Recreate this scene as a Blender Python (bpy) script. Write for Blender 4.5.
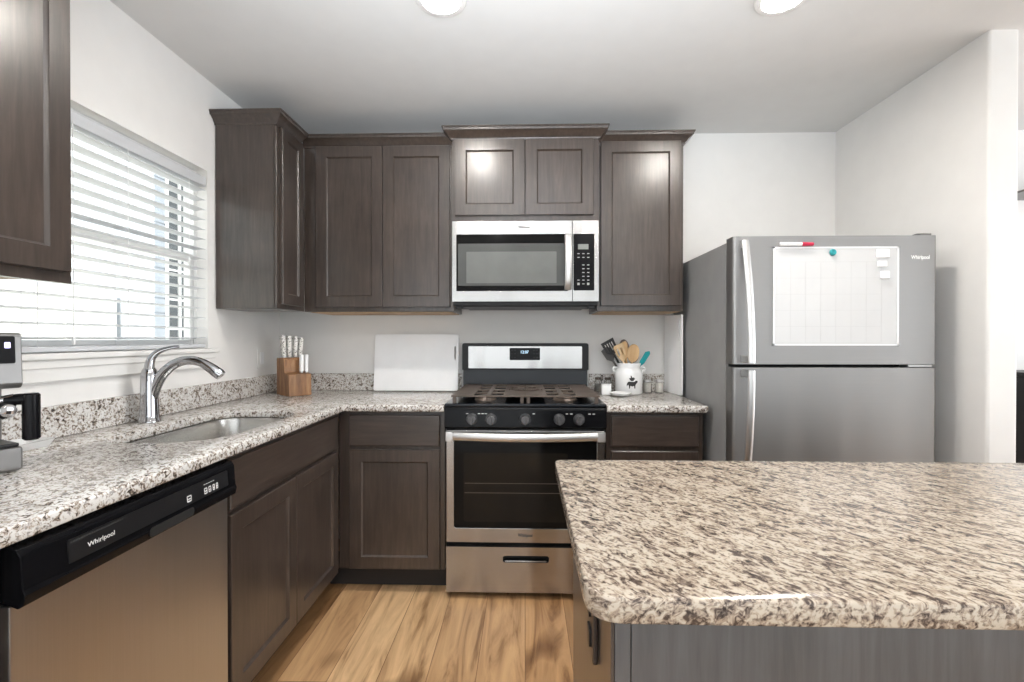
import bpy, bmesh, math, random
from mathutils import Vector, Matrix, geometry
random.seed(7)
PI = math.pi
for o in list(bpy.data.objects):
    bpy.data.objects.remove(o, do_unlink=True)
S = bpy.context.scene
COL = S.collection

# ------------------------------------------------------------------ camera, world, light, exposure
cam_d = bpy.data.cameras.new('camera')
cam_d.sensor_width = 36.0
cam_d.lens = 479.6 / 1024 * 36
cam_d.clip_start = 0.02
cam = bpy.data.objects.new('camera', cam_d)
COL.objects.link(cam)
cam.location = (0.0, -2.909, 1.2303)
cam.rotation_euler = (PI / 2 - 0.006, 0.0, 0.0274)
S.camera = cam

S.view_settings.view_transform = 'Standard'
S.view_settings.look = 'None'
S.view_settings.exposure = 0.36
S.view_settings.gamma = 1.0
S.view_settings.use_curve_mapping = False

W = bpy.data.worlds.new('daylight')
S.world = W
W.use_nodes = True
W.node_tree.nodes['Background'].inputs[0].default_value = (0.93, 0.97, 1.0, 1)
W.node_tree.nodes['Background'].inputs[1].default_value = 2.2

def area_light(name, loc, rot, sx, sy, power, color):
    l = bpy.data.lights.new(name, 'AREA')
    l.shape = 'RECTANGLE'; l.size = sx; l.size_y = sy
    l.energy = power; l.color = color
    o = bpy.data.objects.new(name, l); COL.objects.link(o)
    o.location = loc; o.rotation_euler = rot
    return o
sun = bpy.data.lights.new('sun', 'SUN'); sun.energy = 7.0; sun.angle = 0.01; sun.color = (1.0, 0.96, 0.88)
sun_o = bpy.data.objects.new('sun', sun); COL.objects.link(sun_o)
sun_o.rotation_euler = Vector((-0.04, 0.80, -0.56)).to_track_quat('-Z', 'Y').to_euler()
# area panels added as unseen window light, plus an added uplight bouncing off the ceiling
area_light('rear_fill', (1.85, -6.885, 1.10), (PI / 2, 0, 0), 6.4, 2.0, 52, (0.84, 0.93, 1.0))  # added panel filling the surfaces that face the camera
area_light('left_fill', (-1.49, -4.9, 1.35), (PI / 2, 0, -PI / 2), 2.2, 1.6, 28, (0.88, 0.94, 1.0))  # added panel brightening the right wall
area_light('right_fill', (5.285, -1.9, 1.30), (PI / 2, 0, PI / 2), 2.8, 1.7, 95, (0.88, 0.94, 1.0))  # added panel brightening the left wall
area_light('ceiling_fill', (0.0, -3.05, 1.55), (PI - math.radians(42), 0, 0), 0.5, 0.5, 27, (0.87, 0.935, 1.0)).data.spread = math.radians(92)  # added fill lamp behind the camera, aimed at the ceiling
CAN_STRENGTH = 235.0
CAN_COLOR = (1.0, 0.95, 0.88)

# ------------------------------------------------------------------ materials
def new_mat(name):
    m = bpy.data.materials.new(name); m.use_nodes = True
    nt = m.node_tree
    return m, nt, nt.nodes['Principled BSDF']
def N(nt, t, **kw):
    n = nt.nodes.new(t)
    for k, v in kw.items():
        if k in n.inputs: n.inputs[k].default_value = v
        else: setattr(n, k, v)
    return n
def plain(name, col, rough=0.5, metal=0.0, spec=0.5, coat=0.0, emis=None, estr=0.0, bump=0.0, bscale=200, trans=0.0, vary=0.06):
    """procedural plain material: noise-varied colour and optional bump"""
    m, nt, b = new_mat(name)
    b.inputs['Roughness'].default_value = rough
    b.inputs['Metallic'].default_value = metal
    b.inputs['Specular IOR Level'].default_value = spec
    b.inputs['Coat Weight'].default_value = coat
    b.inputs['Coat Roughness'].default_value = 0.08
    if trans: b.inputs['Transmission Weight'].default_value = trans
    tc = N(nt, 'ShaderNodeTexCoord')
    nz = N(nt, 'ShaderNodeTexNoise', Scale=9.0, Detail=4.0)
    nt.links.new(tc.outputs['Object'], nz.inputs['Vector'])
    r = N(nt, 'ShaderNodeValToRGB')
    e = r.color_ramp.elements
    e[0].position = 0.3; e[1].position = 0.7
    e[0].color = tuple(c * (1 - vary) for c in col) + (1,)
    e[1].color = tuple(min(1, c * (1 + vary)) for c in col) + (1,)
    nt.links.new(nz.outputs[0], r.inputs[0]); nt.links.new(r.outputs[0], b.inputs['Base Color'])
    if emis:
        b.inputs['Emission Color'].default_value = tuple(emis) + (1,)
        b.inputs['Emission Strength'].default_value = estr
    if bump:
        n2 = N(nt, 'ShaderNodeTexNoise', Scale=float(bscale), Detail=3.0)
        nt.links.new(tc.outputs['Object'], n2.inputs['Vector'])
        bp = N(nt, 'ShaderNodeBump', Strength=bump, Distance=0.002)
        nt.links.new(n2.outputs[0], bp.inputs['Height']); nt.links.new(bp.outputs[0], b.inputs['Normal'])
    return m

def ramp(nt, stops, src):
    r = N(nt, 'ShaderNodeValToRGB')
    el = r.color_ramp.elements
    while len(el) < len(stops): el.new(0.5)
    for e, (p, c) in zip(el, stops):
        e.position = p; e.color = tuple(c) + (1,) if len(c) == 3 else c
    nt.links.new(src, r.inputs[0])
    return r
def mix(nt, fac, a, b, mode='MIX'):
    n = N(nt, 'ShaderNodeMix', data_type='RGBA', blend_type=mode)
    if isinstance(fac, float): n.inputs[0].default_value = fac
    else: nt.links.new(fac, n.inputs[0])
    for i, s in ((6, a), (7, b)):
        if isinstance(s, tuple): n.inputs[i].default_value = s + (1,)
        else: nt.links.new(s, n.inputs[i])
    return n.outputs[2]

def wood(name, dark, mid, light, scale, rough=0.30, coat=0.45, fine=0.4):
    m, nt, b = new_mat(name)
    tc = N(nt, 'ShaderNodeTexCoord'); oi = N(nt, 'ShaderNodeObjectInfo')
    add = N(nt, 'ShaderNodeVectorMath', operation='ADD')
    mp = N(nt, 'ShaderNodeMapping'); mp.inputs['Scale'].default_value = scale
    off = N(nt, 'ShaderNodeVectorMath', operation='SCALE'); off.inputs[3].default_value = 7.0
    nt.links.new(oi.outputs['Random'], off.inputs[0])
    nt.links.new(tc.outputs['Object'], add.inputs[0]); nt.links.new(off.outputs[0], add.inputs[1])
    nt.links.new(add.outputs[0], mp.inputs['Vector'])
    g = N(nt, 'ShaderNodeTexNoise', Scale=1.0, Detail=7.0, Roughness=0.62, Distortion=0.4)
    nt.links.new(mp.outputs[0], g.inputs['Vector'])
    r = ramp(nt, [(0.28, dark), (0.5, mid), (0.74, light)], g.outputs[0])
    blot = N(nt, 'ShaderNodeTexNoise', Scale=5.0, Detail=3.0)
    nt.links.new(add.outputs[0], blot.inputs['Vector'])
    rb = ramp(nt, [(0.3, (0.80, 0.80, 0.80)), (0.7, (1.12, 1.10, 1.08))], blot.outputs[0])
    nt.links.new(mix(nt, 1.0, r.outputs[0], rb.outputs[0], 'MULTIPLY'), b.inputs['Base Color'])
    b.inputs['Roughness'].default_value = rough
    b.inputs['Coat Weight'].default_value = coat
    b.inputs['Coat Roughness'].default_value = 0.27
    bp = N(nt, 'ShaderNodeBump', Strength=0.10 * fine, Distance=0.001)
    nt.links.new(g.outputs[0], bp.inputs['Height']); nt.links.new(bp.outputs[0], b.inputs['Normal'])
    return m

def granite(name, sc, rot, base, warm, elong, sh, det=5.0, dk=(0.05, 0.045, 0.042)):
    m, nt, b = new_mat(name)
    tc = N(nt, 'ShaderNodeTexCoord')
    mp = N(nt, 'ShaderNodeMapping')
    mz = N(nt, 'ShaderNodeMapping'); mz.inputs['Rotation'].default_value = (0, 0, rot)
    my_ = N(nt, 'ShaderNodeMapping'); my_.inputs['Rotation'].default_value = (0, 0.37, 0)
    mp.inputs['Scale'].default_value = (sc * elong, sc, sc)
    nt.links.new(tc.outputs['Object'], mz.inputs['Vector'])
    nt.links.new(mz.outputs[0], my_.inputs['Vector']); nt.links.new(my_.outputs[0], mp.inputs['Vector'])
    n1 = N(nt, 'ShaderNodeTexNoise', Scale=1.0, Detail=det, Roughness=0.6, Distortion=1.0)
    nt.links.new(mp.outputs[0], n1.inputs['Vector'])
    big = N(nt, 'ShaderNodeTexNoise', Scale=0.28, Detail=2.0)
    nt.links.new(mp.outputs[0], big.inputs['Vector'])
    # patches where the dark mineral clusters
    ad = N(nt, 'ShaderNodeMath', operation='MULTIPLY_ADD'); ad.inputs[1].default_value = 0.22; ad.inputs[2].default_value = -0.11
    nt.links.new(big.outputs[0], ad.inputs[0])
    sm = N(nt, 'ShaderNodeMath', operation='ADD')
    nt.links.new(n1.outputs[0], sm.inputs[0]); nt.links.new(ad.outputs[0], sm.inputs[1])
    r = ramp(nt, [(0.0, dk), (0.34 + sh, dk), (0.405 + sh, (0.25, 0.195, 0.155)),
                  (0.45 + sh, warm), (0.51 + sh, base), (0.72, tuple(min(1, c * 1.08) for c in base))], sm.outputs[0])
    # fine pepper
    mp2 = N(nt, 'ShaderNodeMapping'); mp2.inputs['Scale'].default_value = (150, 150, 150)
    nt.links.new(tc.outputs['Object'], mp2.inputs['Vector'])
    n2 = N(nt, 'ShaderNodeTexNoise', Scale=1.0, Detail=3.0)
    nt.links.new(mp2.outputs[0], n2.inputs['Vector'])
    r2 = ramp(nt, [(0.36, (0.32, 0.29, 0.28)), (0.44, (1, 1, 1))], n2.outputs[0])
    nt.links.new(mix(nt, 0.75, r.outputs[0], r2.outputs[0], 'MULTIPLY'), b.inputs['Base Color'])
    b.inputs['Roughness'].default_value = 0.17
    b.inputs['Specular IOR Level'].default_value = 0.5
    return m

def steel(name, col, rough, axis, wave=0.35):
    m, nt, b = new_mat(name)
    tc = N(nt, 'ShaderNodeTexCoord')
    mp = N(nt, 'ShaderNodeMapping'); s = [420.0, 420.0, 420.0]; s[axis] = 3.0
    mp.inputs['Scale'].default_value = s
    nt.links.new(tc.outputs['Object'], mp.inputs['Vector'])
    n = N(nt, 'ShaderNodeTexNoise', Scale=1.0, Detail=2.0)
    nt.links.new(mp.outputs[0], n.inputs['Vector'])
    r = ramp(nt, [(0.3, tuple(c * 0.97 for c in col)), (0.7, tuple(c * 1.03 for c in col))], n.outputs[0])
    nt.links.new(r.outputs[0], b.inputs['Base Color'])
    mr = N(nt, 'ShaderNodeMapRange'); mr.inputs['To Min'].default_value = rough * 0.85; mr.inputs['To Max'].default_value = rough * 1.2
    nt.links.new(n.outputs[0], mr.inputs['Value']); nt.links.new(mr.outputs[0], b.inputs['Roughness'])
    b.inputs['Metallic'].default_value = 1.0
    bp = N(nt, 'ShaderNodeBump', Strength=0.02, Distance=0.0004)
    nt.links.new(n.outputs[0], bp.inputs['Height'])
    # slight waviness of the sheet
    mw = N(nt, 'ShaderNodeMapping'); mw.inputs['Scale'].default_value = (5.5, 5.5, 0.5)
    nt.links.new(tc.outputs['Object'], mw.inputs['Vector'])
    nw = N(nt, 'ShaderNodeTexNoise', Scale=1.0, Detail=1.0)
    nt.links.new(mw.outputs[0], nw.inputs['Vector'])
    bw = N(nt, 'ShaderNodeBump', Strength=wave, Distance=0.03)
    nt.links.new(nw.outputs[0], bw.inputs['Height']); nt.links.new(bp.outputs[0], bw.inputs['Normal'])
    nt.links.new(bw.outputs[0], b.inputs['Normal'])
    return m

def floor_planks():
    m, nt, b = new_mat('oak_planks')
    tc = N(nt, 'ShaderNodeTexCoord')
    sep = N(nt, 'ShaderNodeSeparateXYZ'); nt.links.new(tc.outputs['Object'], sep.inputs[0])
    cmb = N(nt, 'ShaderNodeCombineXYZ')
    nt.links.new(sep.outputs[1], cmb.inputs[0]); nt.links.new(sep.outputs[0], cmb.inputs[1])
    br = N(nt, 'ShaderNodeTexBrick', offset=0.37, offset_frequency=2)
    br.inputs['Scale'].default_value = 1.0
    br.inputs['Brick Width'].default_value = 1.22; br.inputs['Row Height'].default_value = 0.178
    br.inputs['Mortar Size'].default_value = 0.0012; br.inputs['Mortar Smooth'].default_value = 0.2; br.inputs['Bias'].default_value = 0.0
    br.inputs['Color1'].default_value = (0, 0, 0, 1); br.inputs['Color2'].default_value = (1, 1, 1, 1); br.inputs['Mortar'].default_value = (0.5, 0.5, 0.5, 1)
    nt.links.new(cmb.outputs[0], br.inputs['Vector'])
    tone = ramp(nt, [(0.0, (0.27, 0.145, 0.064)), (0.5, (0.48, 0.28, 0.135)), (1.0, (0.66, 0.44, 0.245))], br.outputs['Color'])
    # grain, shifted per plank
    shift = N(nt, 'ShaderNodeVectorMath', operation='SCALE'); shift.inputs[3].default_value = 9.0
    nt.links.new(br.outputs['Color'], shift.inputs[0])
    ad = N(nt, 'ShaderNodeVectorMath', operation='ADD'); nt.links.new(tc.outputs['Object'], ad.inputs[0]); nt.links.new(shift.outputs[0], ad.inputs[1])
    mp = N(nt, 'ShaderNodeMapping'); mp.inputs['Scale'].default_value = (16, 1.6, 1)
    nt.links.new(ad.outputs[0], mp.inputs['Vector'])
    g = N(nt, 'ShaderNodeTexNoise', Scale=1.0, Detail=7.0, Roughness=0.6, Distortion=1.3)
    nt.links.new(mp.outputs[0], g.inputs['Vector'])
    rg = ramp(nt, [(0.32, (0.44, 0.36, 0.29)), (0.46, (0.86, 0.82, 0.78)), (0.64, (1.12, 1.12, 1.10))], g.outputs[0])
    mp3 = N(nt, 'ShaderNodeMapping'); mp3.inputs['Scale'].default_value = (6.5, 2.2, 1)
    nt.links.new(ad.outputs[0], mp3.inputs['Vector'])
    kn = N(nt, 'ShaderNodeTexNoise', Scale=1.0, Detail=1.0)
    nt.links.new(mp3.outputs[0], kn.inputs['Vector'])
    rk = ramp(nt, [(0.29, (0.34, 0.26, 0.20)), (0.38, (1, 1, 1))], kn.outputs[0])
    c = mix(nt, 1.0, tone.outputs[0], rg.outputs[0], 'MULTIPLY')
    c = mix(nt, 0.85, c, rk.outputs[0], 'MULTIPLY')
    seam = ramp(nt, [(0.0, (1, 1, 1)), (1.0, (0.35, 0.28, 0.22))], br.outputs['Fac'])
    c = mix(nt, 1.0, c, seam.outputs[0], 'MULTIPLY')
    nt.links.new(c, b.inputs['Base Color'])
    b.inputs['Roughness'].default_value = 0.42
    bp = N(nt, 'ShaderNodeBump', Strength=0.15, Distance=0.001)
    nt.links.new(g.outputs[0], bp.inputs['Height']); nt.links.new(bp.outputs[0], b.inputs['Normal'])
    return m

CD, CM, CL = (0.035, 0.0250, 0.0205), (0.052, 0.0380, 0.0310), (0.075, 0.0555, 0.0460)
M = {}
M['cab'] = wood('stained_maple_vertical', CD, CM, CL, (60, 60, 5))
M['cabh'] = wood('stained_maple_horizontal', CD, CM, CL, (5, 5, 60))
M['toe'] = plain('toe_kick_dark', (0.022, 0.018, 0.017), 0.6)
M['rawply'] = wood('bare_plywood', (0.42, 0.27, 0.15), (0.52, 0.35, 0.21), (0.60, 0.43, 0.28), (30, 4, 30), 0.6, 0.0)
M['granite'] = granite('speckled_granite', 92.0, 0.9, (0.66, 0.645, 0.625), (0.50, 0.45, 0.40), 0.7, 0.012)
M['granite_i'] = granite('streaked_granite', 98.0, 0.95, (0.46, 0.395, 0.32), (0.34, 0.27, 0.205), 0.36, 0.042, 6.0, (0.070, 0.050, 0.040))
M['steelx'] = steel('brushed_steel_horizontal', (0.43, 0.422, 0.414), 0.24, 0, 0.8)
M['steelz'] = steel('brushed_steel_vertical', (0.58, 0.565, 0.55), 0.34, 2)
M['steelf'] = steel('fridge_steel', (0.33, 0.327, 0.325), 0.46, 0)
M['steely'] = steel('brushed_steel_sink', (0.60, 0.59, 0.57), 0.24, 1)
M['chrome'] = plain('chrome', (0.50, 0.50, 0.515), 0.07, 1.0)
M['handle'] = plain('satin_bright_metal', (0.66, 0.66, 0.66), 0.42, 1.0)
M['fridge_side'] = plain('grey_textured_steel', (0.30, 0.30, 0.30), 0.5, 0.0, bump=0.15, bscale=500)
M['black'] = plain('black_gloss', (0.005, 0.005, 0.006), 0.18, 0, 0.14)
M['blackm'] = plain('black_satin', (0.011, 0.011, 0.012), 0.38, 0, 0.3)
M['glass_k'] = plain('black_oven_glass', (0.005, 0.005, 0.005), 0.06, 0, 0.16)
M['ovenin'] = plain('oven_window_brown', (0.013, 0.011, 0.009), 0.08, 0, 0.16)
M['mwwin'] = plain('microwave_window_mesh', (0.085, 0.088, 0.086), 0.12, 0.2)
M['iron'] = plain('browned_cast_iron', (0.105, 0.078, 0.062), 0.42, 0.2, vary=0.25, bump=0.2, bscale=300)
M['enamel'] = plain('black_enamel_blue_sheen', (0.007, 0.009, 0.013), 0.18, 0, 0.3)
M['mattblk'] = plain('matt_black', (0.008, 0.008, 0.009), 0.5, 0, 0.1)
M['knob'] = plain('grey_knob', (0.10, 0.10, 0.105), 0.28, 0.5)
M['wall'] = plain('warm_white_wall_paint', (0.83, 0.815, 0.795), 0.62, bump=0.12, bscale=260, vary=0.015)
M['ceil'] = plain('ceiling_paint', (0.72, 0.715, 0.705), 0.75, bump=0.15, bscale=220, vary=0.015)
M['trim'] = plain('white_trim_paint', (0.82, 0.81, 0.79), 0.35, vary=0.02)
M['white'] = plain('white_plastic', (0.90, 0.90, 0.91), 0.35, vary=0.02)
M['wboard'] = plain('whiteboard_face', (0.66, 0.66, 0.66), 0.22, vary=0.015)
M['gridl'] = plain('faint_grey_ink', (0.54, 0.54, 0.54), 0.4)
M['slat'] = plain('white_blind_slat', (0.60, 0.61, 0.63), 0.4, vary=0.02)
M['cord'] = plain('white_cord', (0.78, 0.78, 0.78), 0.7)
M['ceramic'] = plain('white_glazed_ceramic', (0.80, 0.80, 0.80), 0.15, coat=0.3, vary=0.02)
M['ink'] = plain('black_print', (0.02, 0.02, 0.02), 0.5)
M['letter'] = plain('white_print', (0.75, 0.75, 0.75), 0.4)
M['letterd'] = plain('dark_grey_print', (0.05, 0.05, 0.05), 0.6, 0, 0.2)
M['lettersil'] = plain('silver_lettering', (0.95, 0.95, 0.95), 0.4, 0.0)
M['block'] = wood('acacia_block', (0.13, 0.055, 0.02), (0.28, 0.135, 0.055), (0.42, 0.23, 0.105), (40, 40, 6), 0.45, 0.1)
M['bamboo'] = wood('pale_bamboo', (0.55, 0.37, 0.19), (0.66, 0.47, 0.27), (0.74, 0.56, 0.36), (60, 60, 8), 0.5, 0.0)
M['bamboo2'] = wood('honey_wood', (0.46, 0.27, 0.11), (0.58, 0.37, 0.18), (0.66, 0.46, 0.26), (60, 60, 8), 0.5, 0.0)
M['teal'] = plain('teal_silicone', (0.015, 0.30, 0.33), 0.4)
M['grey_sil'] = plain('grey_silicone', (0.10, 0.095, 0.09), 0.5)
M['brown_sil'] = plain('taupe_silicone', (0.17, 0.13, 0.11), 0.5)
M['blk_nylon'] = plain('black_nylon', (0.022, 0.022, 0.024), 0.4)
M['red'] = plain('crimson_plastic', (0.55, 0.02, 0.07), 0.3)
M['bronze'] = plain('dark_bronze_plate', (0.030, 0.020, 0.017), 0.35)
M['cavity'] = plain('recess_black', (0.006, 0.006, 0.006), 0.8)
M['gun'] = plain('gunmetal_grey', (0.16, 0.155, 0.15), 0.32, 0.6)
M['vinyl'] = plain('white_vinyl_frame', (0.80, 0.80, 0.79), 0.35, vary=0.02)
M['siding'] = plain('pale_siding', (0.33, 0.35, 0.39), 0.6)
M['stucco'] = plain('cream_stucco', (0.88, 0.86, 0.78), 0.8)
M['bounce_floor'] = plain('pale_bounce_floor', (0.66, 0.64, 0.61), 0.95, bump=0.4, bscale=400)
M['panel'] = wood('daylight_tinted_panel', (0.070, 0.070, 0.073), (0.092, 0.092, 0.096), (0.115, 0.116, 0.122), (70, 70, 5))  # cabinet wood recoloured, with cool daylight put into its grey
M['ground'] = plain('pale_concrete', (0.62, 0.60, 0.57), 0.85, bump=0.2)
M['darkpane'] = plain('dark_window_pane', (0.05, 0.055, 0.06), 0.08)
M['jarlid'] = plain('dark_bronze_lid', (0.10, 0.08, 0.065), 0.35, 0.5)
M['spice'] = plain('grey_pepper', (0.20, 0.18, 0.15), 0.7, vary=0.5)
M['salt'] = plain('coarse_pale_salt', (0.80, 0.76, 0.70), 0.7, vary=0.15)
M['display'] = plain('lit_blue_digits', (0.2, 0.3, 0.4), 0.4, emis=(0.55, 0.80, 1.0), estr=1.6)
M['displayw'] = plain('lit_violet_display', (0.2, 0.2, 0.3), 0.4, emis=(0.62, 0.58, 1.0), estr=1.5)
M['lens'] = plain('lit_led_lens', (0.9, 0.9, 0.9), 0.4, emis=CAN_COLOR, estr=CAN_STRENGTH)
M['floor'] = floor_planks()
def speckle_handle():
    m, nt, b = new_mat('white_handle_dark_speckle')
    tc = N(nt, 'ShaderNodeTexCoord')
    v = N(nt, 'ShaderNodeTexNoise', Scale=130.0, Detail=1.0)
    nt.links.new(tc.outputs['Object'], v.inputs['Vector'])
    r = ramp(nt, [(0.36, (0.05, 0.045, 0.04)), (0.44, (0.80, 0.78, 0.74))], v.outputs[0])
    nt.links.new(r.outputs[0], b.inputs['Base Color']); b.inputs['Roughness'].default_value = 0.3
    return m
M['speck'] = speckle_handle()
def clear_glass(name, col=(1, 1, 1), rough=0.0):
    m, nt, b = new_mat(name)
    b.inputs['Base Color'].default_value = tuple(col) + (1,)
    b.inputs['Transmission Weight'].default_value = 1.0
    b.inputs['Roughness'].default_value = rough
    b.inputs['IOR'].default_value = 1.45
    return m
M['glass'] = clear_glass('clear_glass')
def pane_glass():
    # thin window pane: mostly see-through with a fresnel reflection
    m = bpy.data.materials.new('window_pane'); m.use_nodes = True
    nt = m.node_tree; nt.nodes.clear()
    o = N(nt, 'ShaderNodeOutputMaterial'); t = N(nt, 'ShaderNodeBsdfTransparent'); g = N(nt, 'ShaderNodeBsdfGlossy')
    g.inputs['Roughness'].default_value = 0.02
    t.inputs[0].default_value = (0.96, 0.98, 0.97, 1)
    mx = N(nt, 'ShaderNodeMixShader'); mx.inputs[0].default_value = 0.05
    nt.links.new(t.outputs[0], mx.inputs[1]); nt.links.new(g.outputs[0], mx.inputs[2])
    nt.links.new(mx.outputs[0], o.inputs[0])
    return m
M['pane'] = pane_glass()

# ------------------------------------------------------------------ mesh helpers (all world coordinates)
class MB:
    def __init__(s): s.bm = bmesh.new()
    def _merge(s, b2, mat=None):
        if mat is not None: bmesh.ops.transform(b2, matrix=mat, verts=b2.verts)
        me = bpy.data.meshes.new('tmp'); b2.to_mesh(me); b2.free()
        s.bm.from_mesh(me); bpy.data.meshes.remove(me)
        return s
    def box(s, x0, x1, y0, y1, z0, z1, bev=0.0, seg=2, mat=None):
        b = bmesh.new(); bmesh.ops.create_cube(b, size=1.0)
        sc = Vector((abs(x1 - x0), abs(y1 - y0), abs(z1 - z0))); ce = Vector(((x0 + x1) / 2, (y0 + y1) / 2, (z0 + z1) / 2))
        for v in b.verts: v.co = Vector((v.co.x * sc.x, v.co.y * sc.y, v.co.z * sc.z)) + ce
        if bev: bmesh.ops.bevel(b, geom=list(b.edges), offset=bev, segments=seg, affect='EDGES', profile=0.5)
        return s._merge(b, mat)
    def cyl(s, p, q, r0, r1=None, n=24, bev=0.0, mat=None):
        p = Vector(p); q = Vector(q); r1 = r0 if r1 is None else r1
        d = q - p; L = d.length
        b = bmesh.new()
        if bev:
            prof = [(0, 0), (r0 - bev, 0), (r0, bev), (r1, L - bev), (r1 - bev, L), (0, L)]
        else: prof = [(0, 0), (r0, 0), (r1, L), (0, L)]
        revolve(b, prof, n)
        b2m = Matrix.Translation(p) @ d.to_track_quat('Z', 'Y').to_matrix().to_4x4()
        bmesh.ops.transform(b, matrix=b2m, verts=b.verts)
        return s._merge(b, mat)
    def lathe(s, prof, c, n=32, mat=None):
        b = bmesh.new(); revolve(b, prof, n)
        bmesh.ops.translate(b, vec=Vector(c), verts=b.verts)
        return s._merge(b, mat)
    def tube(s, pts, rad, n=14, caps=True, flat=1.0, up=None, mat=None):
        """sweep an ellipse (rad, rad*flat) along pts; rad may be a list"""
        n = max(n, 14)
        b = bmesh.new(); P = [Vector(p) for p in pts]
        R = rad if isinstance(rad, (list, tuple)) else [rad] * len(P)
        up = Vector(up) if up else None
        rings = []; prev = None
        for i, p in enumerate(P):
            t = ((P[min(i + 1, len(P) - 1)] - p).normalized() + (p - P[max(i - 1, 0)]).normalized()).normalized()
            if up is not None: a = (up - t * up.dot(t)).normalized()
            elif prev is None:
                a = t.orthogonal().normalized()
            else: a = (prev - t * prev.dot(t)).normalized()
            prev = a; c = t.cross(a)
            rings.append([b.verts.new(p + (a * math.cos(2 * PI * k / n) * flat + c * math.sin(2 * PI * k / n)) * R[i]) for k in range(n)])
        for r0, r1 in zip(rings, rings[1:]):
            for k in range(n): b.faces.new((r0[k], r0[(k + 1) % n], r1[(k + 1) % n], r1[k]))
        if caps:
            b.faces.new(list(reversed(rings[0]))); b.faces.new(rings[-1])
        bmesh.ops.recalc_face_normals(b, faces=b.faces)
        return s._merge(b, mat)
    def prism(s, poly, w0, w1, f, bev=0.0, holes=()):
        """extrude the 2D outline (with holes) from w0 to w1; f(u, v, w) maps into the room"""
        b = bmesh.new()
        loops = [list(poly)] + [list(h) for h in holes]
        tri = geometry.tessellate_polygon([[Vector((u, v, 0)) for u, v in l] for l in loops])
        flat = [p for l in loops for p in l]
        lo = [b.verts.new(f(u, v, w0)) for u, v in flat]; hi = [b.verts.new(f(u, v, w1)) for u, v in flat]
        for t in tri:
            try: b.faces.new([hi[i] for i in t]); b.faces.new([lo[i] for i in reversed(t)])
            except ValueError: pass
        k = 0
        for l in loops:
            n = len(l)
            for i in range(n):
                a, c = k + i, k + (i + 1) % n
                b.faces.new((lo[a], lo[c], hi[c], hi[a]))
            k += n
        bmesh.ops.recalc_face_normals(b, faces=b.faces)
        if bev:
            bmesh.ops.dissolve_limit(b, angle_limit=0.01, verts=b.verts, edges=b.edges)
            es = [e for e in b.edges if len(e.link_faces) == 2 and e.calc_face_angle(0) > 0.5]
            bmesh.ops.bevel(b, geom=es, offset=bev, segments=2, affect='EDGES', profile=0.5, clamp_overlap=True)
        return s._merge(b)
    def slab(s, outer, z0, z1, r, holes=()):
        """stone slab with eased edges"""
        b = bmesh.new()
        steps = [(z0, r), (z0 + r * 0.3, r * 0.3), (z0 + r, 0), (z1 - r, 0), (z1 - r * 0.3, r * 0.3), (z1, r)]
        loops = [(list(outer), 1)] + [(list(h), -1) for h in holes]
        top = []; bot = []
        for l, sg in loops:
            if poly_area(l) < 0: l.reverse()
            rings = [[b.verts.new((x, y, z)) for x, y in inset(l, d * sg)] for z, d in steps]
            n = len(l)
            for r0, r1 in zip(rings, rings[1:]):
                for i in range(n): b.faces.new((r0[i], r0[(i + 1) % n], r1[(i + 1) % n], r1[i]))
            top.append(rings[-1]); bot.append(rings[0])
        for R in (top, bot):
            tri = geometry.tessellate_polygon([[Vector((v.co.x, v.co.y, 0)) for v in l] for l in R])
            fl = [v for l in R for v in l]
            for t in tri:
                try: b.faces.new([fl[i] for i in t])
                except ValueError: pass
        bmesh.ops.recalc_face_normals(b, faces=b.faces)
        return s._merge(b)
    def crown(s, path, prof):
        """moulding: profile (out, z) swept along an open floor-plan path with mitred corners; outward is on the right of the path"""
        b = bmesh.new(); P = [Vector(p) for p in path]; rings = []
        for i, p in enumerate(P):
            ns = []
            if i > 0: d = (p - P[i - 1]).normalized(); ns.append(Vector((d.y, -d.x)))
            if i < len(P) - 1: d = (P[i + 1] - p).normalized(); ns.append(Vector((d.y, -d.x)))
            m = sum(ns, Vector((0, 0)))
            m = m / max(1e-6, m.length_squared) * len(ns) if len(ns) == 1 else m * (2 / m.length_squared)
            rings.append([b.verts.new((p.x + m.x * o, p.y + m.y * o, z)) for o, z in prof])
        k = len(prof)
        for r0, r1 in zip(rings, rings[1:]):
            for j in range(k): b.faces.new((r0[j], r1[j], r1[(j + 1) % k], r0[(j + 1) % k]))
        b.faces.new(rings[0]); b.faces.new(list(reversed(rings[-1])))
        bmesh.ops.recalc_face_normals(b, faces=b.faces)
        return s._merge(b)

def revolve(b, prof, n):
    rings = []
    for r, z in prof:
        if r < 1e-7: rings.append([b.verts.new((0, 0, z))])
        else: rings.append([b.verts.new((r * math.cos(2 * PI * k / n), r * math.sin(2 * PI * k / n), z)) for k in range(n)])
    for a, c in zip(rings, rings[1:]):
        for k in range(n):
            k2 = (k + 1) % n
            if len(a) == 1 and len(c) == 1: continue
            if len(a) == 1: b.faces.new((a[0], c[k2], c[k]))
            elif len(c) == 1: b.faces.new((a[k], a[k2], c[0]))
            else: b.faces.new((a[k], a[k2], c[k2], c[k]))
    bmesh.ops.recalc_face_normals(b, faces=b.faces)
def poly_area(l): return sum(l[i][0] * l[(i + 1) % len(l)][1] - l[(i + 1) % len(l)][0] * l[i][1] for i in range(len(l))) / 2
def inset(l, d):
    out = []; n = len(l)
    for i in range(n):
        a, p, c = Vector(l[i - 1]), Vector(l[i]), Vector(l[(i + 1) % n])
        d0 = (p - a).normalized(); d1 = (c - p).normalized()
        m = Vector((-d0.y, d0.x)) + Vector((-d1.y, d1.x))
        m = m * (2 / max(0.2, m.length_squared))
        out.append((p.x + m.x * d, p.y + m.y * d))
    return out
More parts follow.
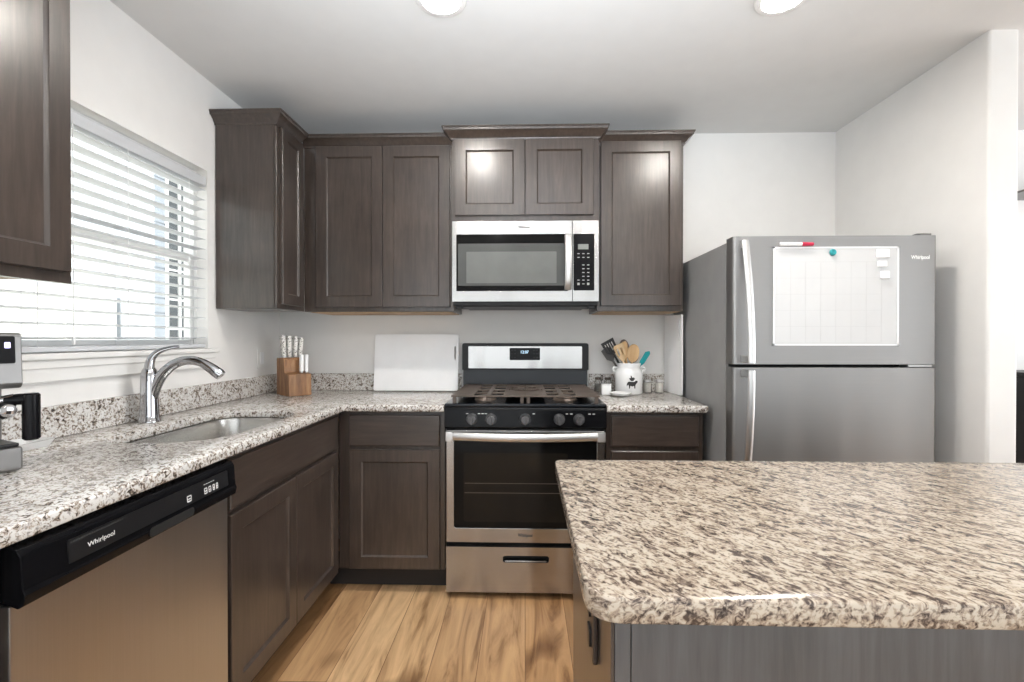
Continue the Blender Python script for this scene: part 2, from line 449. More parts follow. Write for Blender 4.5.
def round_poly(pts, n=6):
    """pts: (x, y, radius)"""
    out = []
    for i in range(len(pts)):
        p = Vector(pts[i][:2]); r = pts[i][2]
        if r <= 0: out.append((p.x, p.y)); continue
        a = (Vector(pts[i - 1][:2]) - p).normalized(); c = (Vector(pts[(i + 1) % len(pts)][:2]) - p).normalized()
        half = a.angle(c) / 2; t = r / math.tan(half)
        s0 = p + a * t; s1 = p + c * t
        for k in range(n + 1):
            u = k / n
            # quadratic-ish blend close to an arc
            q = s0 * (1 - u) ** 2 + p * 2 * u * (1 - u) * 0.92 + s1 * u ** 2 + (s0 + s1) / 2 * (2 * u * (1 - u) * 0.08)
            out.append((q.x, q.y))
    return out
def rrect(x0, x1, y0, y1, r, n=6): return round_poly([(x0, y0, r), (x1, y0, r), (x1, y1, r), (x0, y1, r)], n)

# room mappings for face-on panels: u along the panel, v up, w out of it
def facing_front(Y0): return lambda u, v, w: Vector((u, Y0 - w, v))        # faces the camera (-Y)
def facing_right(X0): return lambda u, v, w: Vector((X0 + w, u, v))        # faces +X
def facing_left(X0): return lambda u, v, w: Vector((X0 - w, u, v))

def root_of(o):
    while o.parent: o = o.parent
    return o
def obj(name, mb, mat, parent=None, label=None, smooth=28, loc=None, local=False):
    me = bpy.data.meshes.new(name)
    bm = mb.bm
    if parent is not None and not local:
        rt = root_of(parent)
        bmesh.ops.transform(bm, matrix=(Matrix.Translation(rt.location) @ rt.rotation_euler.to_matrix().to_4x4()).inverted(), verts=bm.verts)
    elif loc is not None and not local:
        bmesh.ops.translate(bm, vec=-Vector(loc), verts=bm.verts)
    bm.to_mesh(me); bm.free()
    me.materials.append(mat)
    for p in me.polygons: p.use_smooth = True
    me.set_sharp_from_angle(angle=math.radians(smooth))
    o = bpy.data.objects.new(name, me); COL.objects.link(o)
    if parent is not None: o.parent = parent
    elif loc is not None: o.location = loc
    if smooth <= 28:
        wn = o.modifiers.new('weighted_normals', 'WEIGHTED_NORMAL'); wn.keep_sharp = True; wn.weight = 100
    if label: o['label'] = label
    return o
def thing(name, label, cat, loc=(0, 0, 0), rotz=0.0, group=None):
    o = bpy.data.objects.new(name, None); COL.objects.link(o)
    o.empty_display_size = 0.05
    o.location = loc; o.rotation_euler = (0, 0, rotz)
    o['label'] = label; o['category'] = cat
    if group: o['group'] = group
    return o
def tag(o, label, cat, group=None):
    o['label'] = label; o['category'] = cat
    if group: o['group'] = group
    return o
def struct(name, mb, mat, parent=None, smooth=28):
    o = obj(name, mb, mat, parent, smooth=smooth)
    if parent is None: o['kind'] = 'structure'
    return o
def dup(root, loc, rot, label, group=None):
    r = root.copy(); COL.objects.link(r); r.location = loc; r.rotation_euler = rot
    r['label'] = label
    if group: r['group'] = group
    for ch in list(root.children):
        c = ch.copy(); COL.objects.link(c); c.parent = r
        for g in list(ch.children):
            d = g.copy(); COL.objects.link(d); d.parent = c
    return r

def text_mb(body, f, cu, cv, width, height=None, w=0.0006, shear=0.0, bold=0.0):
    """flat lettering centred on (cu, cv) of a panel mapping"""
    cd = bpy.data.curves.new('t', 'FONT'); cd.body = body; cd.shear = shear; cd.offset = bold
    cd.align_x = 'LEFT'
    to = bpy.data.objects.new('t', cd)
    me = bpy.data.meshes.new_from_object(to)
    bpy.data.objects.remove(to)
    mb = MB(); mb.bm.from_mesh(me); bpy.data.meshes.remove(me); bpy.data.curves.remove(cd)
    xs = [v.co.x for v in mb.bm.verts]; ys = [v.co.y for v in mb.bm.verts]
    sx = width / (max(xs) - min(xs)); sy = sx if height is None else height / (max(ys) - min(ys))
    mx = (max(xs) + min(xs)) / 2; my = (max(ys) + min(ys)) / 2
    for v in mb.bm.verts: v.co = f(cu + (v.co.x - mx) * sx, cv + (v.co.y - my) * sy, w)
    bmesh.ops.recalc_face_normals(mb.bm, faces=mb.bm.faces)
    return mb

def shaker(mb, f, u0, u1, v0, v1, t=0.019, stile=0.057, dep=0.009):
    """five-piece door: flat frame, chamfered inner edge, recessed panel"""
    b = bmesh.new()
    def ring(i, w): return [b.verts.new(f(u, v, w)) for u, v in ((u0 + i, v0 + i), (u1 - i, v0 + i), (u1 - i, v1 - i), (u0 + i, v1 - i))]
    R = [ring(0, 0), ring(0, t - 0.002), ring(0.002, t), ring(stile, t), ring(stile + 0.0015, t - 0.004), ring(stile + 0.007, t - dep)]
    for a, c in zip(R, R[1:]):
        for k in range(4): b.faces.new((a[k], a[(k + 1) % 4], c[(k + 1) % 4], c[k]))
    b.faces.new(list(reversed(R[0]))); b.faces.new(R[-1])
    bmesh.ops.recalc_face_normals(b, faces=b.faces)
    return mb._merge(b)
def slab_front(mb, f, u0, u1, v0, v1, t=0.019):
    b = bmesh.new()
    def ring(i, w): return [b.verts.new(f(u, v, w)) for u, v in ((u0 + i, v0 + i), (u1 - i, v0 + i), (u1 - i, v1 - i), (u0 + i, v1 - i))]
    R = [ring(0, 0), ring(0, t - 0.005), ring(0.003, t - 0.001), ring(0.007, t)]
    for a, c in zip(R, R[1:]):
        for k in range(4): b.faces.new((a[k], a[(k + 1) % 4], c[(k + 1) % 4], c[k]))
    b.faces.new(list(reversed(R[0]))); b.faces.new(R[-1])
    bmesh.ops.recalc_face_normals(b, faces=b.faces)
    return mb._merge(b)
def rect(u0, u1, v0, v1): return [(u0, v0), (u1, v0), (u1, v1), (u0, v1)]

# ------------------------------------------------------------------ the room
XL, XR, HC = -1.506, 1.844, 2.455
XE2, YR = 5.3, -6.9           # far right wall and rear wall of the open living area
struct('floor', MB().box(XL - 0.2, XE2 + 0.2, YR - 0.2, 0.2, -0.08, 0), M['floor'])
struct('floor', MB().box(XL + 0.01, XE2 - 0.01, YR + 0.02, -3.5, 0.0005, 0.012, 0.004), M['bounce_floor'])  # unseen pale layer added to bounce light and brighten the steel reflections
struct('ceiling', MB().box(XL - 0.2, XE2 + 0.2, YR - 0.2, 0.2, HC, HC + 0.1), M['ceil'])
struct('wall_back', MB().box(XL - 0.2, XE2 + 0.2, 0, 0.15, 0, HC), M['wall'])
WY0, WY1, WZ0, WZ1 = -1.60, -0.672, 1.165, 2.022
f = lambda u, v, w: Vector((XL - w, u, v))
struct('wall_left', MB().prism(rect(YR - 0.2, 0.0, 0, HC), 0, 0.10, f, holes=[rect(WY0, WY1, WZ0, WZ1)]), M['wall'])
f = lambda u, v, w: Vector((u, v, w))
struct('wall_right', MB().prism(round_poly([(XR, 0, 0), (XR, -0.945, 0.012), (1.962, -0.945, 0.012), (1.962, 0, 0)], 4), 0, HC, f), M['wall'])
f = lambda u, v, w: Vector((u, YR - w, v))
struct('wall_rear', MB().prism(rect(XL - 0.2, XE2 + 0.2, 0, HC), 0, 0.15, f), M['wall'])
f = lambda u, v, w: Vector((XE2 + w, u, v))
struct('wall_far_right', MB().prism(rect(YR, 0, 0, HC), 0, 0.15, f), M['wall'])

# window over the sink: stool and apron, vinyl frame, meeting rail, panes
fx = facing_right(XL)
win = struct('window_1', MB().prism(rect(WY0, WY1, WZ0, WZ1), -0.10, -0.052, fx, holes=[rect(WY0 + 0.022, WY1 - 0.022, WZ0 + 0.030, WZ1 - 0.030)]), M['vinyl'])
mb = MB()
mb.box(XL - 0.085, XL - 0.057, WY0 + 0.0225, WY1 - 0.0225, 1.585, 1.625, 0.004)
for y in (WY0 + 0.0225, WY1 - 0.0405): mb.box(XL - 0.080, XL - 0.055, y, y + 0.018, WZ0 + 0.031, 1.60, 0.003)
mb.box(XL - 0.080, XL - 0.055, WY0 + 0.04, WY1 - 0.04, WZ0 + 0.031, WZ0 + 0.06, 0.003)
obj('sash', mb, M['vinyl'], win)
obj('pane', MB().box(XL - 0.075, XL - 0.071, WY0 + 0.021, WY1 - 0.021, WZ0 + 0.029, WZ1 - 0.029), M['pane'], win)
mb = MB().box(XL - 0.0515, XL + 0.0004, WY0 + 0.002, WY1 - 0.002, WZ0 + 0.0005, WZ0 + 0.0175)
mb.box(XL + 0.0005, XL + 0.032, WY0 - 0.05, WY1 + 0.045, WZ0 - 0.003, WZ0 + 0.018, 0.005)
obj('window_stool', mb, M['trim'], win)
mb = MB().box(XL + 0.0005, XL + 0.016, WY0 - 0.035, WY1 + 0.03, 1.093, WZ0 - 0.003, 0.003)
mb.box(XL + 0.0005, XL + 0.022, WY0 - 0.035, WY1 + 0.03, 1.135, WZ0 - 0.003, 0.004)
obj('apron', mb, M['trim'], win)

def added_window(name, f, u0, u1, v0, v1, mull):  # frames added round the unseen light panels; the walls behind stay closed
    w = struct(name, MB().prism(rect(u0, u1, v0, v1), -0.035, -0.001, f, holes=[rect(u0 + 0.05, u1 - 0.05, v0 + 0.05, v1 - 0.05)]), M['vinyl'])
    mb = MB()
    for u in mull: mb.prism(rect(u - 0.03, u + 0.03, v0 + 0.051, v1 - 0.051), -0.033, -0.002, f)
    obj('mullion', mb, M['vinyl'], w)
added_window('added_window_2', lambda u, v, w: Vector((u, YR - w, v)), -1.38, 5.08, 0.07, 2.13, [0.23, 1.85, 3.47])
added_window('added_window_4', lambda u, v, w: Vector((XE2 + w, u, v)), -3.35, -0.45, 0.4, 2.2, [-1.9])
added_window('added_window_3', lambda u, v, w: Vector((XL - w, u, v)), -6.05, -3.75, 0.5, 2.2, [-4.9])

# venetian blind inside the reveal
XB = XL - 0.023
blind = thing('venetian_blind', 'white horizontal blind with open slats in the window over the sink', 'blind', (XB, -1.13, 1.985))
by0, by1 = WY0 + 0.006, WY1 - 0.012
mb = MB().box(XB - 0.022, XB + 0.026, by0, by1, 1.943, 1.987, 0.003)
obj('headrail', mb, M['slat'], blind)
mb = MB()
NS = 16
for i in range(NS):
    z = 1.922 - i * 0.0462
    n = 5; b = bmesh.new(); vs = []
    for k in range(n + 1):
        u = -1 + 2 * k / n
        x = XB + u * 0.0245; zz = z + 0.0028 * (1 - u * u) + u * 0.0015
        vs.append([b.verts.new((x, y, zz + dz)) for y in (by0 + 0.004, by1 - 0.004) for dz in (0, 0.0026)])
    for a, c in zip(vs, vs[1:]):
        b.faces.new((a[0], a[2], c[2], c[0])); b.faces.new((a[1], c[1], c[3], a[3]))
        b.faces.new((a[0], c[0], c[1], a[1])); b.faces.new((a[2], a[3], c[3], c[2]))
    b.faces.new(vs[0][:2] + [vs[0][3], vs[0][2]]); b.faces.new(vs[-1][:2] + [vs[-1][3], vs[-1][2]])
    bmesh.ops.recalc_face_normals(b, faces=b.faces)
    mb._merge(b)
obj('slats', mb, M['slat'], blind)
obj('bottom_rail', MB().box(XB - 0.024, XB + 0.024, by0 + 0.004, by1 - 0.004, 1.1855, 1.204, 0.004), M['slat'], blind)
mb = MB()
for y in (-1.47, -1.13, -0.80):
    for dx in (-0.0262, 0.0262): mb.cyl((XB + dx, y, 1.20), (XB + dx, y, 1.945), 0.0010, n=6)
obj('ladder_cord', mb, M['cord'], blind)
mb = MB().cyl((XB + 0.034, -1.36, 1.235), (XB + 0.0335, -1.36, 1.95), 0.0014, n=6)
mb.lathe([(0, 0), (0.005, 0.004), (0.006, 0.02), (0.002, 0.034), (0, 0.034)], (XB + 0.034, -1.36, 1.205), 10)
obj('pull_cord', mb, M['cord'], blind)

# outside: neighbouring house with a gridded window, a pale fence, the ground
struct('ground', MB().box(-14, XL - 0.2, -14, 12, -0.4, -0.1), M['ground'])
HX = -4.4
house = thing('neighbour_house', 'pale sided house with a dark gridded window seen through the blind', 'house', (HX, 4.0, -0.1))
mb = MB().box(HX - 3, HX, 2.66, 9.0, -0.1, 5.2)
for k in range(29): mb.box(HX - 0.001, HX + 0.012, 2.66, 9.0, -0.08 + k * 0.18, 0.085 + k * 0.18, 0.003)
obj('siding', mb, M['siding'], house)
hw = obj('window', MB().prism(rect(2.83, 3.36, 0.95, 3.2), 0.013, 0.034, facing_right(HX), holes=[rect(2.86, 3.33, 0.98, 3.17)]), M['vinyl'], house)
mb = MB().box(HX + 0.0195, HX + 0.03, 3.04, 3.075, 0.98, 3.17)
for k in range(1, 6): mb.box(HX + 0.0195, HX + 0.028, 2.86, 3.33, 0.98 + k * 0.365 - 0.012, 0.98 + k * 0.365 + 0.012)
obj('muntins', mb, M['vinyl'], hw)
obj('pane', MB().box(HX + 0.014, HX + 0.019, 2.86, 3.33, 0.98, 3.17), M['darkpane'], hw)
mb = MB().box(HX - 0.5, HX - 0.4, -9, 2.6, -0.1, 1.75)
for k in range(17): mb.box(HX - 0.402, HX - 0.37, -8.6 + k * 0.66, -8.5 + k * 0.66, -0.1, 1.82, 0.004)
tag(obj('fence', mb, M['stucco'], loc=(HX - 0.45, -4.4, -0.1)), 'cream fence outside the window, left of the sided house', 'fence')

# ------------------------------------------------------------------ recessed ceiling lights
def can(x, y, label):
    t = thing('recessed_light', label, 'ceiling light', (x, y, HC), 0, 'recessed ceiling lights')
    obj('trim_ring', MB().lathe([(0.064, -0.004), (0.070, -0.0085), (0.090, -0.006), (0.094, -0.0005), (0.064, -0.0005)], (x, y, HC), 40), M['trim'], t)
    obj('lens', MB().lathe([(0, -0.0055), (0.0635, -0.0055), (0.0635, -0.001), (0, -0.001)], (x, y, HC), 40), M['lens'], t, 'bright round lit lens')
    return t
c0 = can(-0.305, -1.178, 'round lit ceiling light on the left, nearest the range')
dup(c0, (0.925, -1.152, HC), (0, 0, 0), 'round lit ceiling light on the right, towards the fridge wall')
for x, y in ((-0.305, -3.3), (0.925, -3.3), (3.6, -3.6)):
    dup(c0, (x, y, HC), (0, 0, 0), 'round lit ceiling light of the living area behind the kitchen')

# ------------------------------------------------------------------ wall cabinets
CB, CT = 1.374, 2.285
crown_prof = [(o_, 2.262 + (z_ - 2.262) * 0.83) for o_, z_ in ((0.0, 2.262), (0.006, 2.262), (0.008, 2.272), (0.014, 2.278), (0.020, 2.290), (0.034, 2.304), (0.042, 2.309), (0.044, 2.322), (0.048, 2.324), (0.048, 2.332), (0.0, 2.332))]
def cab_body(mb, x0, x1, y0, y1, z0, z1): return mb.box(x0, x1, y0, y1, z0, z1, 0.0015, 1)

XF = -1.2035                    # face frame plane of the left-wall uppers
YU = -0.325                     # face frame plane of the back-wall uppers
G = 0.0015
# left wall, near the camera (mostly out of frame)
t = thing('wall_cabinet', 'dark wall cabinet at the upper left corner, left of the window', 'cabinet', (-1.35, -2.1, CB))
mb = MB().box(XL + G, XF, -2.57, -1.668, CB + 0.018, CT, 0.0015, 1)
mb.prism([(-2.57, CB), (-1.668, CB), (-1.668, CB + 0.02), (-2.57, CB + 0.02)], XF - 0.02, XF, lambda u, v, w: Vector((w, u, v)))
obj('body', mb, M['cab'], t)
obj('underside_panel', MB().box(XL + 0.02, XF - 0.022, -2.56, -1.68, CB + 0.012, CB + 0.0178), M['rawply'], t, 'bare light plywood underside')
fr = facing_right(XF + 0.0006)
obj('door', shaker(MB(), fr, -2.105, -1.686, 1.402, 2.262), M['cab'], t)
obj('door', shaker(MB(), fr, -2.545, -2.111, 1.402, 2.262), M['cab'], t)
obj('crown_moulding', MB().crown([(XF, -2.57), (XF, -1.668), (XL + G, -1.668)], crown_prof), M['cab'], t)

# left wall, corner
t = thing('wall_cabinet', 'tall narrow dark wall cabinet in the corner, its side panel facing out', 'cabinet', (-1.35, -0.45, CB))
obj('body', MB().box(XL + G, XF, -0.6144, YU - G, CB, CT, 0.0015, 1), M['cab'], t)
mb = MB().prism(rect(XL + G + 0.004, XF - 0.012, CB + 0.004, 2.262), 0.0006, 0.004, facing_front(-0.6144))
obj('side_panel', mb, M['cab'], t)
obj('door', shaker(MB(), facing_right(XF + 0.0006), -0.590, -0.372, 1.398, 2.262, stile=0.05), M['cab'], t)
obj('crown_moulding', MB().crown([(XL + G, -0.6144), (XF, -0.6144), (XF, YU - 0.0495)][::-1], [(-o, z) for o, z in crown_prof]), M['cab'], t)
# back wall, left pair
t = thing('wall_cabinet', 'dark two-door wall cabinet on the back wall, left of the microwave', 'cabinet', (-0.79, -0.16, CB))
obj('body', MB().box(XF - 0.0005 + G, -0.3845, YU, -G, CB, CT, 0.0015, 1), M['cab'], t)
ff = facing_front(YU - 0.0006)
obj('door', shaker(MB(), ff, -1.132, -0.7695, 1.398, 2.264), M['cab'], t)
obj('door', shaker(MB(), ff, -0.7665, -0.404, 1.398, 2.264), M['cab'], t)
obj('underside_panel', MB().box(XF + 0.03, -0.40, YU + 0.02, -0.012, CB - 0.004, CB - 0.0004), M['rawply'], t, 'bare light plywood underside')
obj('crown_moulding', MB().crown([(XF + 0.002, YU), (-0.3855, YU)][::-1], [(-o, z) for o, z in crown_prof]), M['cab'], t)
# over the microwave
YM = -0.405
t = thing('wall_cabinet', 'short two-door wall cabinet above the microwave', 'cabinet', (0, -0.2, 1.838))
obj('body', MB().box(-0.3815, 0.3815, YM, -G, 1.842, CT, 0.0015, 1), M['cab'], t)
ff = facing_front(YM - 0.0006)
obj('door', shaker(MB(), ff, -0.366, -0.0025, 1.868, 2.262), M['cab'], t)
obj('door', shaker(MB(), ff, 0.0025, 0.352, 1.868, 2.262), M['cab'], t)
obj('crown_moulding', MB().crown([(-0.3815, YU + 0.01), (-0.3815, YM), (0.3815, YM), (0.3815, YU + 0.01)][::-1], [(-o, z + 0.002) for o, z in crown_prof]), M['cab'], t)
# right of the microwave
t = thing('wall_cabinet', 'single-door dark wall cabinet right of the microwave, above the utensil crock', 'cabinet', (0.61, -0.16, CB))
obj('body', MB().box(0.3845, 0.842, YU, -G, CB, CT, 0.0015, 1), M['cab'], t)
obj('door', shaker(MB(), facing_front(YU - 0.0006), 0.402, 0.824, 1.402, 2.276), M['cab'], t)
obj('underside_panel', MB().box(0.40, 0.83, YU + 0.02, -0.012, CB - 0.004, CB - 0.0004), M['rawply'], t, 'bare light plywood underside')
obj('crown_moulding', MB().crown([(0.3855, YU), (0.842, YU), (0.842, -G)][::-1], [(-o, z) for o, z in crown_prof]), M['cab'], t)

# ------------------------------------------------------------------ base cabinets
XC = -0.902                     # face frame plane of the left run (doors stand 2 cm proud)
YB = -0.613                     # face frame plane of the back run
def base_body(t, x0, x1, y0, y1): obj('body', MB().box(x0, x1, y0, y1, 0.114, 0.8805, 0.0015, 1), M['cab'], t)
# sink base
t = thing('sink_base_cabinet', 'dark sink base cabinet with two doors, right of the dishwasher', 'cabinet', (-1.2, -1.09, 0))
mb = MB().box(XC - 0.02, XC, -1.508, -0.6155, 0.114, 0.8805, 0.0015, 1)
mb.box(XL + G, XC - 0.02, -1.508, -1.49, 0.114, 0.8805); mb.box(XL + G, XC - 0.02, -0.634, -0.6155, 0.114, 0.8805)
mb.box(XL + G, XC - 0.02, -1.49, -0.634, 0.114, 0.132)
obj('body', mb, M['cab'], t)
fr = facing_right(XC + 0.0006)
obj('false_drawer_front', slab_front(MB(), fr, -1.494, -0.672, 0.712, 0.862), M['cabh'], t)
obj('door', shaker(MB(), fr, -1.494, -1.0845, 0.122, 0.695), M['cab'], t)
obj('door', shaker(MB(), fr, -1.0815, -0.672, 0.122, 0.695), M['cab'], t)
obj('toe_kick', MB().box(XC - 0.09, XC - 0.075, -1.508, -0.69, 0.001, 0.1135), M['toe'], t)
# end cabinet left of the dishwasher (at the picture edge)
t = thing('base_cabinet', 'dark base cabinet at the left picture edge, beside the dishwasher', 'cabinet', (-1.2, -2.4, 0))
base_body(t, XL + G, XC, -2.75, -2.128)
obj('door', shaker(MB(), facing_right(XC + 0.0006), -2.735, -2.142, 0.122, 0.695), M['cab'], t)
obj('drawer', slab_front(MB(), facing_right(XC + 0.0006), -2.735, -2.142, 0.712, 0.862), M['cabh'], t)
obj('toe_kick', MB().box(XL + G, XC - 0.075, -2.75, -2.128, 0.001, 0.1135), M['toe'], t)
# back run left of the range
t = thing('base_cabinet', 'dark base cabinet in the corner left of the range, one drawer over one door', 'cabinet', (-0.64, -0.3, 0))
base_body(t, XC + 0.0015, -0.3845, YB, -G)
ff = facing_front(YB - 0.0006)
obj('drawer', slab_front(MB(), ff, -0.845, -0.408, 0.712, 0.862), M['cabh'], t)
obj('door', shaker(MB(), ff, -0.845, -0.408, 0.122, 0.695), M['cab'], t)
obj('toe_kick', MB().box(XC - 0.073, -0.3845, YB + 0.072, -G, 0.001, 0.1135), M['toe'], t)
# right of the range
t = thing('base_cabinet', 'narrow dark base cabinet between the range and the fridge', 'cabinet', (0.61, -0.3, 0))
base_body(t, 0.3845, 0.842, YB, -G)
obj('drawer', slab_front(MB(), ff, 0.408, 0.818, 0.716, 0.862), M['cabh'], t)
obj('door', shaker(MB(), ff, 0.408, 0.818, 0.122, 0.695), M['cab'], t)
obj('toe_kick', MB().box(0.3845, 0.842, YB + 0.072, -G, 0.001, 0.1135), M['toe'], t)

# ------------------------------------------------------------------ countertops
CZ0, CZ = 0.8815, 0.914
XG, YG = -0.863, -0.656
SX0, SX1, SY0, SY1 = -1.325, -0.955, -1.49, -0.835
sink_hole = round_poly([(SX0, SY0, 0.10), (SX1, SY0, 0.17), (SX1, SY1, 0.17), (SX0, SY1, 0.10)], 8)
t = thing('countertop', 'speckled granite countertop with the sink, running along the window and the corner', 'countertop', (-1.2, -0.6, CZ0))
outer = [(XL + G, -2.78), (XG, -2.78), (XG, YG), (-0.3835, YG), (-0.3835, -G), (XL + G, -G)]
obj('slab', MB().slab(outer, CZ0, CZ, 0.005, [sink_hole]), M['granite'], t, smooth=60)
obj('backsplash', MB().box(XL + G, XL + 0.021, -2.78, -G, CZ + 0.0003, 1.0156, 0.002), M['granite'], t, 'granite strip along the window wall')
obj('backsplash', MB().box(XL + 0.0213, -0.3835, -0.021, -G, CZ + 0.0003, 1.0156, 0.002), M['granite'], t, 'granite strip along the back wall')
t = thing('countertop', 'short speckled granite countertop holding the crock, between range and fridge', 'countertop', (0.62, -0.3, CZ0))
obj('slab', MB().slab(round_poly([(0.3835, YG, 0), (0.858, YG, 0.02), (0.858, -G, 0), (0.3835, -G, 0)]), CZ0, CZ, 0.007), M['granite'], t, smooth=60)
obj('backsplash', MB().box(0.3835, 0.846, -0.021, -G, CZ + 0.0003, 1.0156, 0.002), M['granite'], t)

# undermount sink
t = thing('sink', 'stainless single-bowl undermount sink set in the granite below the window', 'sink', (-1.14, -1.16, 0.70))
b = bmesh.new()
hole = list(sink_hole)
if poly_area(hole) < 0: hole.reverse()
rings = []
for d, z in ((-0.025, 0.8795), (0.003, 0.8795), (0.005, 0.872), (0.012, 0.74), (0.018, 0.715), (0.032, 0.700), (0.06, 0.694)):
    rings.append([b.verts.new((x, y, z)) for x, y in inset(hole, d)])
for a, c in zip(rings, rings[1:]):
    for i in range(len(a)): b.faces.new((a[i], a[(i + 1) % len(a)], c[(i + 1) % len(a)], c[i]))
b.faces.new(rings[-1])
r2 = [[b.verts.new((x, y, z)) for x, y in inset(hole, d)] for d, z in ((-0.025, 0.8780), (0.0015, 0.8775), (0.0105, 0.74), (0.0165, 0.713), (0.031, 0.698), (0.06, 0.692))]
for a, c in zip(r2, r2[1:]):
    for i in range(len(a)): b.faces.new((a[i], c[i], c[(i + 1) % len(a)], a[(i + 1) % len(a)]))
b.faces.new(list(reversed(r2[-1])))
for i in range(len(hole)): b.faces.new((rings[0][i], r2[0][i], r2[0][(i + 1) % len(hole)], rings[0][(i + 1) % len(hole)]))
bmesh.ops.recalc_face_normals(b, faces=b.faces)
obj('basin', MB()._merge(b), M['steely'], t, smooth=60)
mb = MB().lathe([(0.046, 0.0), (0.044, 0.003), (0.036, 0.003), (0.034, 0.001), (0.03, 0.0006), (0, 0.0006), (0, 0.0)], (-1.16, -1.16, 0.6945), 28)
obj('drain', mb, M['chrome'], t)

# faucet
fx0, fy0 = -1.412, -1.145
t = thing('faucet', 'chrome single-lever kitchen faucet with arched spout standing behind the sink', 'faucet', (fx0, fy0, CZ))
obj('body', MB().lathe([(0, 0.0004), (0.036, 0.0004), (0.037, 0.004), (0.034, 0.010), (0.0315, 0.03), (0.0285, 0.10), (0.0275, 0.155), (0.0275, 0.175), (0.024, 0.195), (0.016, 0.208), (0, 0.212)], (fx0, fy0, CZ), 32), M['chrome'], t, smooth=60)
def bez(p0, p1, p2, p3, n):
    o = []
    for i in range(n + 1):
        u = i / n
        o.append(tuple(p0[k] * (1 - u) ** 3 + 3 * p1[k] * u * (1 - u) ** 2 + 3 * p2[k] * u * u * (1 - u) + p3[k] * u ** 3 for k in range(3)))
    return o
sp = bez((fx0 + 0.008, fy0, 1.00), (fx0 + 0.03, fy0 + 0.005, 1.12), (fx0 + 0.11, fy0 + 0.02, 1.172), (fx0 + 0.185, fy0 + 0.032, 1.134), 18)
obj('spout', MB().tube(sp, [0.0205 - 0.0045 * i / 18 for i in range(19)], 18, up=(0, 1, 0.01)), M['chrome'], t, smooth=60)
hd = [sp[-1], (fx0 + 0.214, fy0 + 0.037, 1.114), (fx0 + 0.240, fy0 + 0.042, 1.093), (fx0 + 0.247, fy0 + 0.043, 1.086)]
obj('spray_head', MB().tube([(hd[0][0] - 0.004, hd[0][1], hd[0][2] + 0.002)] + hd[1:], [0.0165, 0.0195, 0.021, 0.019], 18, up=(0, 1, 0.01)), M['chrome'], t, smooth=60)
lv = bez((fx0, fy0, 1.105), (fx0 - 0.004, fy0 + 0.0, 1.172), (fx0 + 0.025, fy0 + 0.015, 1.190), (fx0 + 0.085, fy0 + 0.040, 1.198), 14)
obj('lever', MB().tube(lv, [0.0235 - 0.0165 * (i / 14) ** 0.8 for i in range(15)], 14, flat=0.8), M['chrome'], t, smooth=60)

# ------------------------------------------------------------------ dishwasher
t = thing('dishwasher', 'stainless dishwasher with black control strip in the left run', 'dishwasher', (-1.2, -1.82, 0))
D0, D1 = -2.120, -1.512
obj('tub', MB().box(XL + 0.05, XC - 0.006, D0, D1, 0.10, 0.874), M['blackm'], t)
obj('door', MB().box(XC - 0.005, XC + 0.022, D0 + 0.003, D1 - 0.003, 0.105, 0.770, 0.004), M['steelz'], t)
prof = [(-0.005, 0.776), (0.020, 0.772), (0.036, 0.766), (0.046, 0.772), (0.050, 0.79), (0.046, 0.800), (0.042, 0.855), (0.034, 0.868), (0.02, 0.872), (-0.005, 0.872)]
mb = MB().prism([(o, z) for o, z in prof], D0 + 0.003, D1 - 0.003, lambda u, v, w: Vector((XC + u, w, v)), bev=0.002)
con = obj('control_strip', mb, M['black'], t, 'glossy black control strip')
# raised display window and pocket handle
fc = lambda u, v, w: Vector((XC + 0.0462 + w - (v - 0.80) * 0.073, u, v))
obj('display_panel', MB().prism(rrect(D0 + 0.085, D1 - 0.04, 0.806, 0.850, 0.004), 0.0, 0.0015, fc), M['blackm'], con)
mb = MB().prism(rrect(-1.845, -1.70, 0.776, 0.797, 0.008), -0.0005, 0.0012, lambda u, v, w: Vector((XC + 0.0497 + w, u, v)))
obj('handle_pocket', mb, M['cavity'], con)
obj('lettering', text_mb('Whirlpool', fc, D0 + 0.155, 0.824, 0.062, 0.012, w=0.002, bold=0.012), M['letter'], con)
mb = MB(); u = D0 + 0.09
for k in range(22):
    w_ = (0.0035, 0.005, 0.0026)[k % 3]
    mb.prism(rect(u, u + w_, 0.8435, 0.8460), 0.0016, 0.002, fc); u += w_ + 0.0018
obj('small_print', mb, M['letterd'], con)
for k in range(5): obj('indicator_light', MB().prism(rect(-1.655 + k * 0.009, -1.649 + k * 0.009, 0.838, 0.8395), 0.0016, 0.002, fc), M['letter'], con)
for u, w_ in ((-1.720, 0.016), (-1.655, 0.012), (-1.637, 0.010), (-1.620, 0.008), (-1.606, 0.008)):
    obj('button', MB().prism(rrect(u, u + w_, 0.813, 0.829, 0.002), 0.0016, 0.002, fc, holes=[rect(u + 0.002, u + w_ - 0.002, 0.816, 0.819), rect(u + 0.002, u + w_ - 0.002, 0.8215, 0.8265)]), M['letter'], con)
obj('toe_panel', MB().box(XC - 0.07, XC - 0.055, D0 + 0.003, D1 - 0.003, 0.002, 0.0995), M['blackm'], t)

# ------------------------------------------------------------------ gas range
t = thing('gas_range', 'stainless gas range with black cooktop between the base cabinets', 'range', (0, -0.35, 0))
obj('body', MB().box(-0.378, 0.378, -0.618, -0.024, 0.035, 0.9045, 0.003), M['blackm'], t)
obj('cooktop', MB().box(-0.3815, 0.3815, -0.655, -0.024, 0.905, 0.921, 0.005), M['enamel'], t, 'glossy black cooktop')
